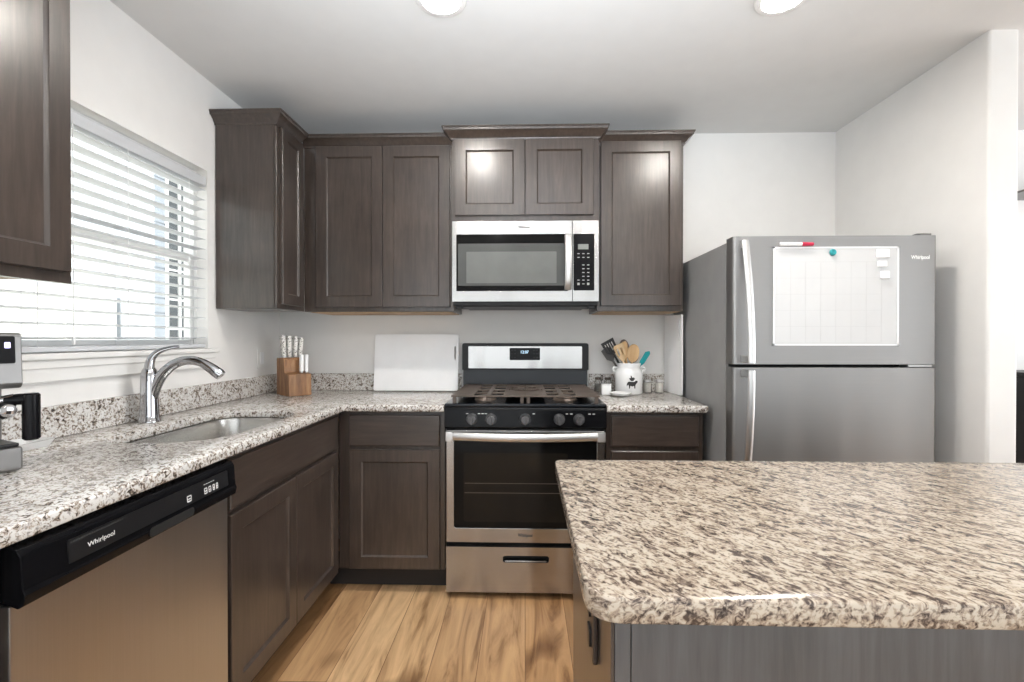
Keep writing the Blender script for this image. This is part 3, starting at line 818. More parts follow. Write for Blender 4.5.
# control fascia
fp = lambda u, v, w: Vector((w, v, u))
mb = MB().prism([(0.803, -0.6185), (0.803, -0.655), (0.812, -0.664), (0.890, -0.660), (0.9045, -0.652), (0.9045, -0.6185)], -0.3805, 0.3805, lambda u, v, w: Vector((w, v, u)), bev=0.003)
fas = obj('control_panel', mb, M['black'], t, 'glossy black control panel')
fk = facing_front(-0.6625)
for x in (-0.25, -0.16, 0.0, 0.16, 0.252):
    mb = MB().cyl((x, -0.6615, 0.850), (x, -0.668, 0.850), 0.027, 0.026, n=28, bev=0.001)
    mb.cyl((x, -0.668, 0.850), (x, -0.690, 0.850), 0.0235, 0.0205, n=28, bev=0.003)
    mb.prism(rrect(x - 0.005, x + 0.005, 0.829, 0.871, 0.004), 0.0, 0.014, facing_front(-0.689), bev=0.0015)
    obj('knob', mb, M['knob'], t, 'grey control knob')
for x in (-0.278, -0.222, -0.205, -0.19, 0.035, 0.19, 0.21, 0.295, 0.315):
    obj('knob_marking', MB().prism(rect(x, x + 0.011, 0.874, 0.877), -0.001, 0.0008, fk), M['letter'], fas)
# oven door
dy = -0.6195
door = obj('oven_door', MB().prism(rect(-0.372, 0.372, 0.268, 0.796), 0.0, 0.042, facing_front(dy), bev=0.003,
           holes=[rrect(-0.335, 0.335, 0.336, 0.752, 0.012)]), M['steelx'], t)
obj('door_glass', MB().prism(rrect(-0.337, 0.337, 0.334, 0.785, 0.008), 0.004, 0.0385, facing_front(dy)), M['glass_k'], door, 'black oven window glass')
obj('inner_window', MB().prism(rrect(-0.29, 0.20, 0.365, 0.690, 0.012), 0.0386, 0.0392, facing_front(dy)), M['ovenin'], door)
mb = MB()
for z in (0.50, 0.545): mb.prism(rect(-0.285, 0.195, z, z + 0.003), 0.0393, 0.0396, facing_front(dy))
obj('oven_rack', mb, M['jarlid'], door)
obj('door_vent', MB().box(-0.33, 0.33, dy - 0.030, dy - 0.002, 0.7965, 0.8025), M['cavity'], door)
obj('lettering', text_mb('Whirlpool', facing_front(dy - 0.042), 0.0, 0.302, 0.068, 0.021, w=0.0008, bold=0.03), M['letterd'], door)
hp = []
for i in range(21):
    u = -1 + i / 10
    hp.append((u * 0.336, dy - 0.060 - 0.034 * (1 - u * u), 0.772))
mb = MB().tube(hp, 0.0185, 14, flat=0.55, up=(0, 1, 0))
for x in (-0.354, 0.354): mb.box(x - 0.018, x + 0.018, dy - 0.070, dy - 0.0425, 0.748, 0.794, 0.004)
obj('handle', mb, M['handle'], door, 'bowed bright metal door handle')
# drawer
dr = obj('storage_drawer', MB().prism(rect(-0.372, 0.372, 0.034, 0.248), 0.0, 0.044, facing_front(dy), bev=0.004,
         holes=[rrect(-0.105, 0.112, 0.176, 0.208, 0.012)]), M['steelx'], t)
obj('grip_slot', MB().prism(rrect(-0.1049, 0.1119, 0.1761, 0.2079, 0.012), 0.002, 0.012, facing_front(dy)), M['cavity'], dr, 'dark recessed grip slot')
obj('grip_lip', MB().box(-0.095, 0.10, dy - 0.040, dy - 0.013, 0.1775, 0.183, 0.002), M['steelx'], dr)
for x in (-0.345, 0.345):
    for y in (-0.58, -0.08): obj('foot', MB().cyl((x, y, 0.001), (x, y, 0.0345), 0.016, n=16), M['blackm'], t)
# backguard
mb = MB().prism(round_poly([(-0.376, 1.040, 0.006), (0.376, 1.040, 0.006), (0.376, 1.2, 0.014), (-0.376, 1.2, 0.014)]), 0.0, 0.055, facing_front(-0.004), bev=0.003)
bg = obj('backguard', mb, M['blackm'], t, 'black backguard with stainless face')
obj('riser', MB().prism([(-0.024, 0.9215), (-0.05, 0.9215), (-0.044, 1.0395), (-0.024, 1.0395)], -0.37, 0.37, lambda u, v, w: Vector((w, u, v))), M['enamel'], t)
fb = facing_front(-0.0592)
obj('steel_face', MB().prism(rrect(-0.338, 0.337, 1.050, 1.182, 0.004), 0.0, 0.0045, fb, bev=0.001), M['steelx'], bg)
obj('clock_panel', MB().prism(rrect(-0.092, 0.088, 1.100, 1.172, 0.005), 0.0046, 0.0065, fb), M['black'], bg)
obj('clock_digits', text_mb('12:07', fb, -0.002, 1.148, 0.045, 0.017, w=0.0068), M['display'], bg, 'lit bluish clock digits')
for x in (-0.078, -0.060, 0.052, 0.072):
    for z in (1.114, 1.136, 1.157): obj('key', MB().prism(rect(x - 0.005, x + 0.005, z, z + 0.003), 0.0066, 0.007, fb), M['letterd'], bg)
# burners and grates
for x, y, r in ((-0.20, -0.49, 0.045), (-0.20, -0.20, 0.038), (0.0, -0.34, 0.05), (0.20, -0.49, 0.05), (0.20, -0.20, 0.036)):
    mb = MB().cyl((x, y, 0.9212), (x, y, 0.932), r * 1.25, r * 1.1, 28).cyl((x, y, 0.932), (x, y, 0.942), r, r * 0.92, 28, bev=0.003)
    obj('burner', mb, M['iron'], t)
def grate(x0, x1):
    nx, ny = 17, 22; y0, y1 = -0.638, -0.075
    dx = (x1 - x0) / nx; dyy = (y1 - y0) / ny
    cx = (x0 + x1) / 2
    mb = MB()
    zt = 0.957
    b = bmesh.new(); vt = {}
    def V(i, j, z): 
        k = (i, j, z)
        if k not in vt: vt[k] = b.verts.new((x0 + i * dx, y0 + j * dyy, z))
        return vt[k]
    def hole(i, j):
        for cj in (5, 16):
            a, c = abs(i - 8), abs(j - cj)
            if 1 <= a <= 3 and 1 <= c <= 4: return True
        return False
    solid = {(i, j) for i in range(nx) for j in range(ny) if not hole(i, j)}
    z0 = zt - 0.006
    for (i, j) in solid:
        b.faces.new((V(i, j, zt), V(i + 1, j, zt), V(i + 1, j + 1, zt), V(i, j + 1, zt)))
        b.faces.new((V(i, j, z0), V(i, j + 1, z0), V(i + 1, j + 1, z0), V(i + 1, j, z0)))
        for (di, dj, p, q) in ((-1, 0, (i, j + 1), (i, j)), (1, 0, (i + 1, j), (i + 1, j + 1)), (0, -1, (i, j), (i + 1, j)), (0, 1, (i + 1, j + 1), (i, j + 1))):
            if (i + di, j + dj) not in solid:
                b.faces.new((V(*p, z0), V(*q, z0), V(*q, zt), V(*p, zt)))
    bmesh.ops.recalc_face_normals(b, faces=b.faces)
    mb._merge(b)
    for x in (x0 + 0.014, x1 - 0.014):
        for y in (y0 + 0.016, y1 - 0.016): mb.box(x - 0.008, x + 0.008, y - 0.008, y + 0.008, 0.9212, zt - 0.0055)
    return mb
obj('grate', grate(-0.352, -0.001), M['iron'], t, 'browned cast-iron grate on the left half')
obj('grate', grate(0.001, 0.352), M['iron'], t, 'browned cast-iron grate on the right half')
mb = MB()
for k in range(8): mb.box(-0.085 + k * 0.024, -0.079 + k * 0.024, -0.40, -0.30, 0.9575, 0.963, 0.0015)
mb.tube([(0.075 * math.cos(a * PI / 16), -0.35 + 0.09 * math.sin(a * PI / 16), 0.961) for a in range(33)], 0.0035, 8)
obj('centre_grate', mb, M['iron'], t)

# ------------------------------------------------------------------ microwave
t = thing('microwave', 'stainless over-the-range microwave under the short wall cabinet', 'microwave', (0, -0.2, 1.41))
obj('case', MB().box(-0.379, 0.379, -0.392, -G, 1.405, 1.838, 0.003), M['blackm'], t)
fm = facing_front(-0.3925)
md = obj('door', MB().prism(rect(-0.379, 0.243, 1.420, 1.836), 0.0, 0.034, fm, bev=0.004, holes=[rrect(-0.357, 0.222, 1.474, 1.768, 0.005)]), M['steelx'], t)
obj('door_glass', MB().prism(rrect(-0.3575, 0.2225, 1.4735, 1.7685, 0.005), 0.004, 0.0325, fm), M['glass_k'], md, 'black glass door pane')
obj('window_screen', MB().prism(rrect(-0.348, 0.203, 1.502, 1.720, 0.004), 0.0326, 0.0330, fm), M['mwwin'], md)
obj('window', MB().prism(rrect(-0.305, 0.162, 1.515, 1.678, 0.004), 0.0331, 0.0336, fm), plain('microwave_view_glass', (0.16, 0.165, 0.16), 0.10, 0.2), md)
mb = MB().prism(rect(-0.045, 0.02, 1.700, 1.708), 0.0331, 0.0334, fm)
obj('glass_label', mb, M['letterd'], md)
obj('lettering', text_mb('Whirlpool', fm, -0.005, 1.803, 0.062, 0.015, w=0.0345, bold=0.03), M['letterd'], md)
hp = [(0.221, -0.3925 - 0.036 - 0.030 * math.sin(PI * i / 16) ** 0.6, 1.482 + 0.278 * i / 16) for i in range(17)]
obj('handle', MB().tube(hp, 0.0185, 14, flat=0.5, up=(0, 1, 0)), M['handle'], md, 'vertical bright metal handle')
cp = obj('control_panel', MB().prism(rect(0.2455, 0.379, 1.420, 1.836), 0.0, 0.034, fm, bev=0.004, holes=[rrect(0.249, 0.356, 1.476, 1.768, 0.004)]), M['steelx'], t)
obj('keypad', MB().prism(rrect(0.2485, 0.3565, 1.4755, 1.7685, 0.004), 0.004, 0.0325, fm), M['black'], cp, 'black touch keypad')
obj('display', MB().prism(rect(0.272, 0.326, 1.688, 1.715), 0.0326, 0.0331, fm), plain('grey_lcd', (0.20, 0.21, 0.20), 0.25), cp)
M['greyprint'] = plain('grey_print', (0.34, 0.34, 0.34), 0.4)
for r in range(9):
    for c in range(3):
        if r == 2 or (c == 0 and 3 <= r <= 6): continue
        x = 0.275 + c * 0.025; z = 1.666 - r * 0.0195
        h = 0.0022 if r < 8 or c == 1 else 0.006
        obj('key', MB().prism(rrect(x - 0.006, x + 0.006, z - h, z + h, 0.0015), 0.0326, 0.0330, fm), M['greyprint'], cp)
mb = MB().box(-0.372, 0.372, -0.414, -0.394, 1.4005, 1.419, 0.002)
for x in (-0.345, 0.345): mb.box(x - 0.018, x + 0.018, -0.40, -0.36, 1.385, 1.4045, 0.003)
mb.box(-0.33, 0.33, -0.38, -0.05, 1.396, 1.4048, 0.002)
obj('underside_vent', mb, M['blackm'], t)

# ------------------------------------------------------------------ refrigerator
FX0, FX1, FY, FH = 0.877, 1.721, -0.857, 1.660
t = thing('refrigerator', 'stainless top-freezer refrigerator against the right wall', 'refrigerator', (1.29, -0.45, 0))
obj('cabinet', MB().box(FX0 + 0.004, FX1 - 0.004, FY + 0.083, -0.03, 0.03, FH - 0.012, 0.004), M['fridge_side'], t, 'grey painted cabinet sides')
obj('door_gasket', MB().box(FX0 + 0.016, FX1 - 0.016, FY + 0.070, FY + 0.0825, 0.09, FH - 0.02), M['cavity'], t)
def fdoor(z0, z1):
    return MB().prism(round_poly([(FX0, FY + 0.069, 0.004), (FX0, FY, 0.016), (FX1, FY, 0.016), (FX1, FY + 0.069, 0.004)], 6), z0, z1, lambda u, v, w: Vector((u, v, w)))
fz = obj('freezer_door', fdoor(1.120, FH), M['steelf'], t)
fd = obj('fridge_door', fdoor(0.085, 1.106), M['steelf'], t)
mb = MB().box(FX1 - 0.11, FX1 - 0.01, FY + 0.012, FY + 0.06, 1.1085, 1.118, 0.002)
obj('centre_hinge', mb, M['handle'], t)
obj('hinge_cover', MB().prism([(FY + 0.02, FH + 0.0005), (FY + 0.16, FH + 0.0005), (FY + 0.16, FH + 0.010), (FY + 0.04, FH + 0.016), (FY + 0.02, FH + 0.012)], FX1 - 0.055, FX1 - 0.008, lambda u, v, w: Vector((w, u, v)), bev=0.002), M['gun'], t)
obj('base_grille', MB().box(FX0 + 0.02, FX1 - 0.02, FY + 0.05, FY + 0.08, 0.015, 0.083), M['blackm'], t)
for x in (FX0 + 0.06, FX1 - 0.06):
    for y in (FY + 0.13, -0.09): obj('foot', MB().cyl((x, y, 0.001), (x, y, 0.0295), 0.018, n=16), M['blackm'], t)
def fhandle(za, zb, top):
    pts = []; n = 16
    for i in range(n + 1):
        u = i / n; z = za + (zb - za) * u
        k = (1 - u) if top else u                      # 1 at the gap between the doors
        out = 0.012 + 0.060 * math.sin(min(1.0, k * 1.06) * PI / 2) ** 0.9
        pts.append((FX0 + 0.046, FY - out, z))
    mb = MB().tube(pts, 0.0145, 12, flat=0.55, up=(0, 1, 0))
    ze = za if top else zb
    mb.box(FX0 + 0.033, FX0 + 0.059, FY - 0.070, FY - 0.0005, ze + (0.0 if top else -0.03), ze + (0.03 if top else 0.0), 0.004)
    zs = zb if top else za
    mb.box(FX0 + 0.033, FX0 + 0.059, FY - 0.014, FY - 0.0005, zs - (0.03 if top else 0), zs + (0 if top else 0.03), 0.003)
    return mb
obj('handle', fhandle(1.128, 1.640, True), M['handle'], fz, 'bright metal freezer handle')
obj('handle', fhandle(0.55, 1.098, False), M['handle'], fd, 'bright metal fridge handle')
ffz = facing_front(FY)
obj('lettering', text_mb('Whirlpool', ffz, 1.650, 1.5662, 0.076, 0.022, w=0.0008, bold=0.03), M['lettersil'], fz)

# whiteboard, marker and magnets on the freezer door
fw = facing_front(FY - 0.0006)
t = thing('whiteboard', 'white magnetic calendar board on the freezer door', 'whiteboard', (1.30, FY, 1.21))
obj('board', MB().prism(rrect(1.044, 1.559, 1.200, 1.612, 0.003), 0, 0.003, fw), M['wboard'], t)
mb = MB()
gx0, gx1, gz0, gz1 = 1.052, 1.49, 1.212, 1.55
for i in range(8):
    x = gx0 + (gx1 - gx0) * i / 7; mb.prism(rect(x - 0.0006, x + 0.0006, gz0, gz1), 0.003, 0.0033, fw)
for j in range(6):
    z = gz0 + (gz1 - gz0) * j / 5; mb.prism(rect(gx0, gx1, z - 0.0006, z + 0.0006), 0.003, 0.0033, fw)
obj('calendar_grid', mb, M['gridl'], t, 'faint grey calendar grid')
mb = MB()
for a, c in (((1.044, 1.559, 1.608, 1.613)), ((1.044, 1.559, 1.212, 1.217))) and (((1.043, 1.560), (1.607, 1.613)), ((1.043, 1.560), (1.199, 1.205)), ((1.043, 1.050), (1.199, 1.613)), ((1.554, 1.560), (1.199, 1.613))):
    mb.prism(rect(a[0], a[1], c[0], c[1]), 0.0001, 0.0052, fw)
obj('edge_frame', mb, M['white'], t)
my = FY - 0.0105
t = thing('marker_pen', 'white dry-erase marker with a red cap along the whiteboard top', 'marker', (1.12, my, 1.623))
obj('barrel', MB().cyl((1.066, my, 1.6235), (1.158, my, 1.6235), 0.0080, n=18, bev=0.002), M['white'], t)
obj('cap', MB().cyl((1.1585, my, 1.6235), (1.205, my, 1.6235), 0.0088, 0.0075, n=18, bev=0.002), M['red'], t, 'red cap')
tag(obj('magnet', MB().cyl((1.287, FY - 0.0042, 1.589), (1.287, FY - 0.016, 1.589), 0.0145, 0.0125, 24, bev=0.003), M['teal'], loc=(1.287, FY, 1.589)),
    'round teal magnet at the top middle of the whiteboard', 'magnet')
for cx, cz, w, h, lab in ((1.490, 1.583, 0.050, 0.036, 'largest white rectangular magnet, topmost at the right of the whiteboard'),
                          (1.487, 1.540, 0.036, 0.026, 'small white magnet, middle one of three at the whiteboard right'),
                          (1.498, 1.494, 0.036, 0.032, 'small white magnet, lowest of three at the whiteboard right')):
    tag(obj('magnet', MB().prism(rrect(cx - w / 2, cx + w / 2, cz - h / 2, cz + h / 2, 0.004), 0.0, 0.012, facing_front(FY - 0.0042), bev=0.003), M['white'], loc=(cx, FY, cz)),
        lab, 'magnet', 'white magnets on the whiteboard')

# ------------------------------------------------------------------ island
t = thing('island_countertop', 'large streaked granite slab on the island in the foreground', 'countertop', (0.9, -2.0, CZ0))
IX0, IX1, IY0, IY1 = 0.077, 1.98, -2.325, -1.657
obj('slab', MB().slab(round_poly([(IX0, IY0, 0.045), (IX1, IY0, 0.03), (IX1, IY1, 0.03), (IX0, IY1, 0.022)], 8), CZ0, CZ, 0.0035), M['granite_i'], t, smooth=60)
t = thing('island_cabinet', 'dark stained island cabinet carrying the foreground granite slab', 'cabinet', (0.9, -2.0, 0))
BX0, BX1, BY0, BY1 = 0.124, 1.93, -2.242, -1.735
obj('body', MB().box(BX0, BX1, BY0, BY1, 0.112, 0.8808, 0.0015, 1), M['cab'], t)
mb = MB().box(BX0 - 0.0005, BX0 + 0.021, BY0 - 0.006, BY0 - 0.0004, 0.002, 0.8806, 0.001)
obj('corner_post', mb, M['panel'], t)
obj('back_panel', MB().box(BX0 + 0.0225, BX1, BY0 - 0.005, BY0 - 0.0004, 0.002, 0.8806, 0.001), M['panel'], t, 'back panel with cool daylight tinted into its colour')
obj('end_panel', MB().box(BX0 - 0.006, BX0 - 0.0008, BY0 - 0.005, BY1, 0.002, 0.8806, 0.001), M['cab'], t)
obj('toe_kick', MB().box(BX0, BX1 - 0.02, BY0 + 0.02, BY1 - 0.075, 0.001, 0.1115), M['toe'], t)
for k in range(4):
    x0 = BX0 + 0.02 + k * 0.448
    obj('door', shaker(MB(), lambda u, v, w: Vector((u, BY1 + w + 0.0006, v)), x0, x0 + 0.43, 0.122, 0.695), M['cab'], t)
    obj('drawer', slab_front(MB(), lambda u, v, w: Vector((u, BY1 + w + 0.0006, v)), x0, x0 + 0.43, 0.712, 0.862), M['cabh'], t)
fl = facing_left(BX0 - 0.0065)
t = thing('outlet', 'dark bronze outlet cover on the aisle side of the island', 'outlet', (BX0, -2.10, 0.70))
obj('cover_plate', MB().prism(rrect(-2.135, -2.065, 0.700, 0.815, 0.006), 0, 0.008, fl, bev=0.002), M['bronze'], t)
mb = MB()
for z in (0.732, 0.782): mb.prism(rrect(-2.115, -2.085, z - 0.016, z + 0.016, 0.008), 0.0081, 0.0115, fl)
obj('socket', mb, M['blackm'], t)

# ------------------------------------------------------------------ wall outlet by the corner
t = thing('outlet', 'white rocker switch plate on the window wall near the corner', 'outlet', (XL, -0.218, 1.118))
obj('cover_plate', MB().prism(rrect(-0.256, -0.180, 1.058, 1.176, 0.005), 0.0006, 0.006, facing_right(XL), bev=0.002), M['trim'], t)
obj('rocker', MB().prism(rrect(-0.235, -0.201, 1.083, 1.151, 0.003), 0.0061, 0.010, facing_right(XL), bev=0.001), M['white'], t)

# ------------------------------------------------------------------ cutting board behind, left of the range
def handled_board(w, h, hx0, hx1, hz0, hz1, th):
    return MB().prism(rrect(-w / 2, w / 2, 0, h, 0.012), 0, th, lambda u, v, q: Vector((u, -q, v)), bev=0.002, holes=[rrect(hx0, hx1, hz0, hz1, 0.008)])
o = obj('cutting_board', handled_board(0.505, 0.338, 0.226, 0.240, 0.185, 0.265, 0.010), M['white'], local=True)
o.location = (-0.652, -0.066, CZ + 0.003); o.rotation_euler = (-0.13, 0, 0)
tag(o, 'large white cutting board leaning on the wall left of the range', 'cutting board')
# tall board beside the fridge
o = obj('cutting_board', handled_board(0.24, 0.445, 0.085, 0.099, 0.30, 0.42, 0.008), M['white'], local=True)
o.location = (0.849, -0.148, CZ + 0.001); o.rotation_euler = (0, 0, -PI / 2 + 0.10)
tag(o, 'tall white cutting board standing upright beside the fridge', 'cutting board')

# ------------------------------------------------------------------ knife block and knives
BL = (-1.292, -0.262, CZ + 0.0006); BR = math.radians(48)
t = thing('knife_block', 'stepped brown wooden knife block on the corner countertop', 'knife block', BL, BR)
# side outline: u = depth (front is -), v = up
mb = MB().prism([(-0.085, 0), (0.085, 0), (0.085, 0.205), (0.000, 0.208), (-0.012, 0.200), (-0.022, 0.126), (-0.080, 0.118)], -0.062, 0.062, lambda u, v, w: Vector((w, u, v)), bev=0.003)
obj('block', mb, M['block'], t, local=True)
obj('slot', MB().prism([(-0.0235, 0.132), (-0.0145, 0.196), (-0.0120, 0.196), (-0.0205, 0.132)], -0.052, 0.008, lambda u, v, w: Vector((w, u, v))), M['block'], t, local=True)
kroot = None
def knife(local, tilt, L, w, label, mat, lean=0.0):
    k = thing('kitchen_knife', label, 'knife', (0, 0, 0), 0, 'knives in the wooden block')
    prof = [(-w * 0.55, 0.0), (w * 0.55, 0.0), (w * 0.46, L * 0.35), (w * 0.50, L * 0.65), (w * 0.66, L * 0.95), (w * 0.35, L), (-w * 0.40, L), (-w * 0.52, L * 0.6), (-w * 0.48, L * 0.3)]
    obj('handle', MB().prism(prof, -0.0095, 0.0095, lambda u, v, q: Vector((q, u, v)), bev=0.003), mat, k, local=True)
    obj('bolster', MB().box(-0.0065, 0.0065, -w * 0.55, w * 0.55, -0.008, 0.0, 0.001), M['handle'], k, 'steel bolster', local=True)
    mat4 = Matrix.Translation(BL) @ Matrix.Rotation(BR, 4, 'Z') @ Matrix.Translation(local) @ Matrix.Rotation(tilt, 4, 'X') @ Matrix.Rotation(lean, 4, 'Y')
    k.location = mat4.to_translation(); k.rotation_euler = mat4.to_euler()
    return k
kn = [(-0.044, 'speckled white knife handle, leftmost of the tall back row', 0.118, 0.034),
      (-0.015, 'speckled white knife handle, second from left in the tall back row', 0.115, 0.030),
      (0.016, 'speckled white knife handle, third from left in the tall back row', 0.110, 0.030),
      (0.044, 'speckled white knife handle, rightmost of the tall back row', 0.104, 0.030)]
for x, lab, L, w in kn: knife((x, 0.035, 0.2165), math.radians(4), L, w, lab, M['speck'], x * 1.5)
knife((0.020, -0.048, 0.1325), math.radians(3), 0.092, 0.020, 'short white steak knife handle, left of two in the front step', M['white'])
knife((0.046, -0.048, 0.1325), math.radians(3), 0.092, 0.020, 'short white steak knife handle, right of two in the front step', M['white'])

# ------------------------------------------------------------------ utensil crock
CX, CY, CR = 0.592, -0.150, 0.077
t = thing('utensil_crock', 'white ceramic milk-can crock holding utensils right of the range', 'crock', (CX, CY, CZ))
prof = [(0, 0.0006), (CR - 0.004, 0.0006), (CR, 0.005), (CR, 0.118), (CR - 0.004, 0.130), (CR - 0.013, 0.146), (CR - 0.014, 0.152), (CR - 0.009, 0.172), (CR - 0.010, 0.175), (CR - 0.014, 0.174),
        (CR - 0.018, 0.155), (CR - 0.014, 0.143), (CR - 0.006, 0.115), (CR - 0.006, 0.012), (0, 0.010)]
obj('jar', MB().lathe(prof, (CX, CY, CZ), 48), M['ceramic'], t, smooth=60)
for sgn in (-1, 1):
    x = CX + sgn * (CR - 0.013)
    obj('handle', MB().tube(bez((x, CY, CZ + 0.148), (x + sgn * 0.034, CY, CZ + 0.156), (x + sgn * 0.034, CY, CZ + 0.128), (x + sgn * 0.012, CY, CZ + 0.126), 12), 0.0058, 10), M['ceramic'], t, smooth=60)
# black cow-with-bird print, following the curved face
cow = [(-0.022, 0.020), (-0.016, 0.024), (0.008, 0.023), (0.015, 0.027), (0.024, 0.027), (0.026, 0.022), (0.019, 0.017), (0.014, 0.012), (0.013, 0.0), (0.009, 0.0), (0.008, 0.009), (0.0, 0.007), (-0.009, 0.009), (-0.011, 0.0), (-0.015, 0.0), (-0.015, 0.009), (-0.019, 0.013), (-0.024, 0.007), (-0.025, 0.014)]
bird = [(-0.012, 0.031), (-0.006, 0.026), (0.004, 0.026), (0.010, 0.032), (0.013, 0.033), (0.006, 0.039), (0.0, 0.037), (-0.004, 0.044), (-0.008, 0.045), (-0.007, 0.037), (-0.014, 0.036)]
def wrap(u, v, w):
    a = -PI / 2 + (u + 0.004) / CR
    return Vector((CX + (CR + 0.0004 + w) * math.cos(a), CY + (CR + 0.0004 + w) * math.sin(a), CZ + 0.036 + v))
mb = MB()
for shape in (cow, bird):
    b = bmesh.new(); vs = [b.verts.new((u, v, 0)) for u, v in shape]
    for tr in geometry.tessellate_polygon([[Vector((u, v, 0)) for u, v in shape]]): b.faces.new([vs[i] for i in tr])
    bmesh.ops.subdivide_edges(b, edges=list(b.edges), cuts=4, use_grid_fill=True)
    for v in b.verts: v.co = wrap(v.co.x * 1.25, v.co.y * 1.6, 0.0004)
    bmesh.ops.recalc_face_normals(b, faces=b.faces)
    mb._merge(b)
obj('animal_print', mb, M['ink'], t, 'black farm-animal print')

UB = Vector((CX, CY, CZ + 0.012))
def utensil(name, label, base, lean, yaw, L, head, hmat, smat, cat='utensil', group='utensils in the crock'):
    """upright tool: shaft from base to L, head outline drawn at its tip in its own (u, v) plane; lean to the side, yaw turns the blade"""
    k = thing(name, label, cat, (0, 0, 0), 0, group)
    obj('shaft', MB().tube([(0, 0, 0), (0, 0, L * 0.5), (0, 0, L)], [0.005, 0.0055, 0.006], 10), smat, k, local=True)
    mb = MB()
    outline, holes, th = head
    outline = [(u * 1.2, v * 1.2) for u, v in outline]; holes = [[(u * 1.2, v * 1.2) for u, v in h] for h in holes]
    mb.prism([(u, L - 0.004 + v) for u, v in outline], -th / 2, th / 2, lambda u, v, q: Vector((u, q, v)), bev=min(0.0015, th * 0.3), holes=[[(u, L - 0.004 + v) for u, v in h] for h in holes])
    obj('head', mb, hmat, k, local=True)
    m = Matrix.Translation(UB + Vector(base)) @ Matrix.Rotation(lean[0], 4, 'Y') @ Matrix.Rotation(lean[1], 4, 'X') @ Matrix.Rotation(yaw, 4, 'Z')
    k.location = m.to_translation(); k.rotation_euler = m.to_euler()
def ell(w, h, n=18, pw=1.0): return [(w * math.sin(2 * PI * i / n), h / 2 - h / 2 * math.cos(2 * PI * i / n)) for i in range(n)][::-1]
slots = [[(x - 0.003, 0.018), (x + 0.003, 0.018), (x + 0.003, 0.058), (x - 0.003, 0.058)] for x in (-0.018, -0.006, 0.006, 0.018)]
turner = ([(-0.007, 0), (0.007, 0), (0.030, 0.014), (0.034, 0.072), (-0.034, 0.072), (-0.030, 0.014)], slots, 0.0035)
spat = ([(-0.006, 0), (0.006, 0), (0.022, 0.02), (0.024, 0.062), (0.012, 0.074), (-0.022, 0.070), (-0.022, 0.02)], [], 0.006)
wturn = ([(-0.006, 0), (0.006, 0), (0.022, 0.03), (0.026, 0.078), (0.018, 0.086), (-0.020, 0.082), (-0.026, 0.074), (-0.020, 0.03)],
         [[(x - 0.0035, 0.030), (x + 0.0035, 0.030), (x + 0.0035, 0.066), (x - 0.0035, 0.066)] for x in (-0.009, 0.009)], 0.006)
spoon = (ell(0.024, 0.082), [], 0.008)
spoon2 = (ell(0.029, 0.088), [], 0.010)
narrow = ([(-0.005, 0), (0.005, 0), (0.016, 0.02), (0.018, 0.070), (0.010, 0.082), (-0.006, 0.080), (-0.016, 0.06), (-0.015, 0.02)], [], 0.007)
R = math.radians
utensil('slotted_turner', 'black slotted nylon turner, highest at the left of the crock', (0.030, 0.010, 0), (R(-28), 0), R(10), 0.245, turner, M['blk_nylon'], M['blk_nylon'])
utensil('spatula', 'grey silicone spatula, leaning farthest left behind the black turner', (0.034, 0.040, 0), (R(-34), 0), R(-15), 0.212, spat, M['grey_sil'], M['grey_sil'])
utensil('wooden_turner', 'pale wooden slotted turner in front of the black turner', (0.022, -0.020, 0), (R(-19), R(5)), R(0), 0.188, wturn, M['bamboo'], M['bamboo'])
utensil('wooden_spoon', 'honey wooden spoon in the middle of the crock beside the slotted turner', (0.010, -0.010, 0), (R(-9), R(2)), R(10), 0.195, narrow, M['bamboo2'], M['bamboo2'])
utensil('serving_spoon', 'taupe silicone spoon standing behind the wooden spoons', (0.006, 0.030, 0), (R(-5), R(-4)), R(0), 0.205, spoon, M['brown_sil'], M['brown_sil'])
utensil('wooden_spoon', 'broad pale wooden spoon right of the middle of the crock', (-0.006, -0.002, 0), (R(7), R(4)), R(0), 0.172, spoon2, M['bamboo2'], M['bamboo'])
utensil('ladle', 'grey silicone ladle behind the broad wooden spoon', (-0.008, 0.016, 0), (R(12), R(-3)), R(0), 0.172, (ell(0.024, 0.062), [], 0.010), M['grey_sil'], M['grey_sil'])
utensil('spatula', 'teal silicone spatula leaning right out of the crock', (-0.026, -0.004, 0), (R(31), 0), R(20), 0.180, ([(-0.006, 0), (0.006, 0), (0.013, 0.016), (0.014, 0.070), (0.004, 0.080), (-0.013, 0.066), (-0.013, 0.016)], [], 0.006), M['teal'], M['teal'])

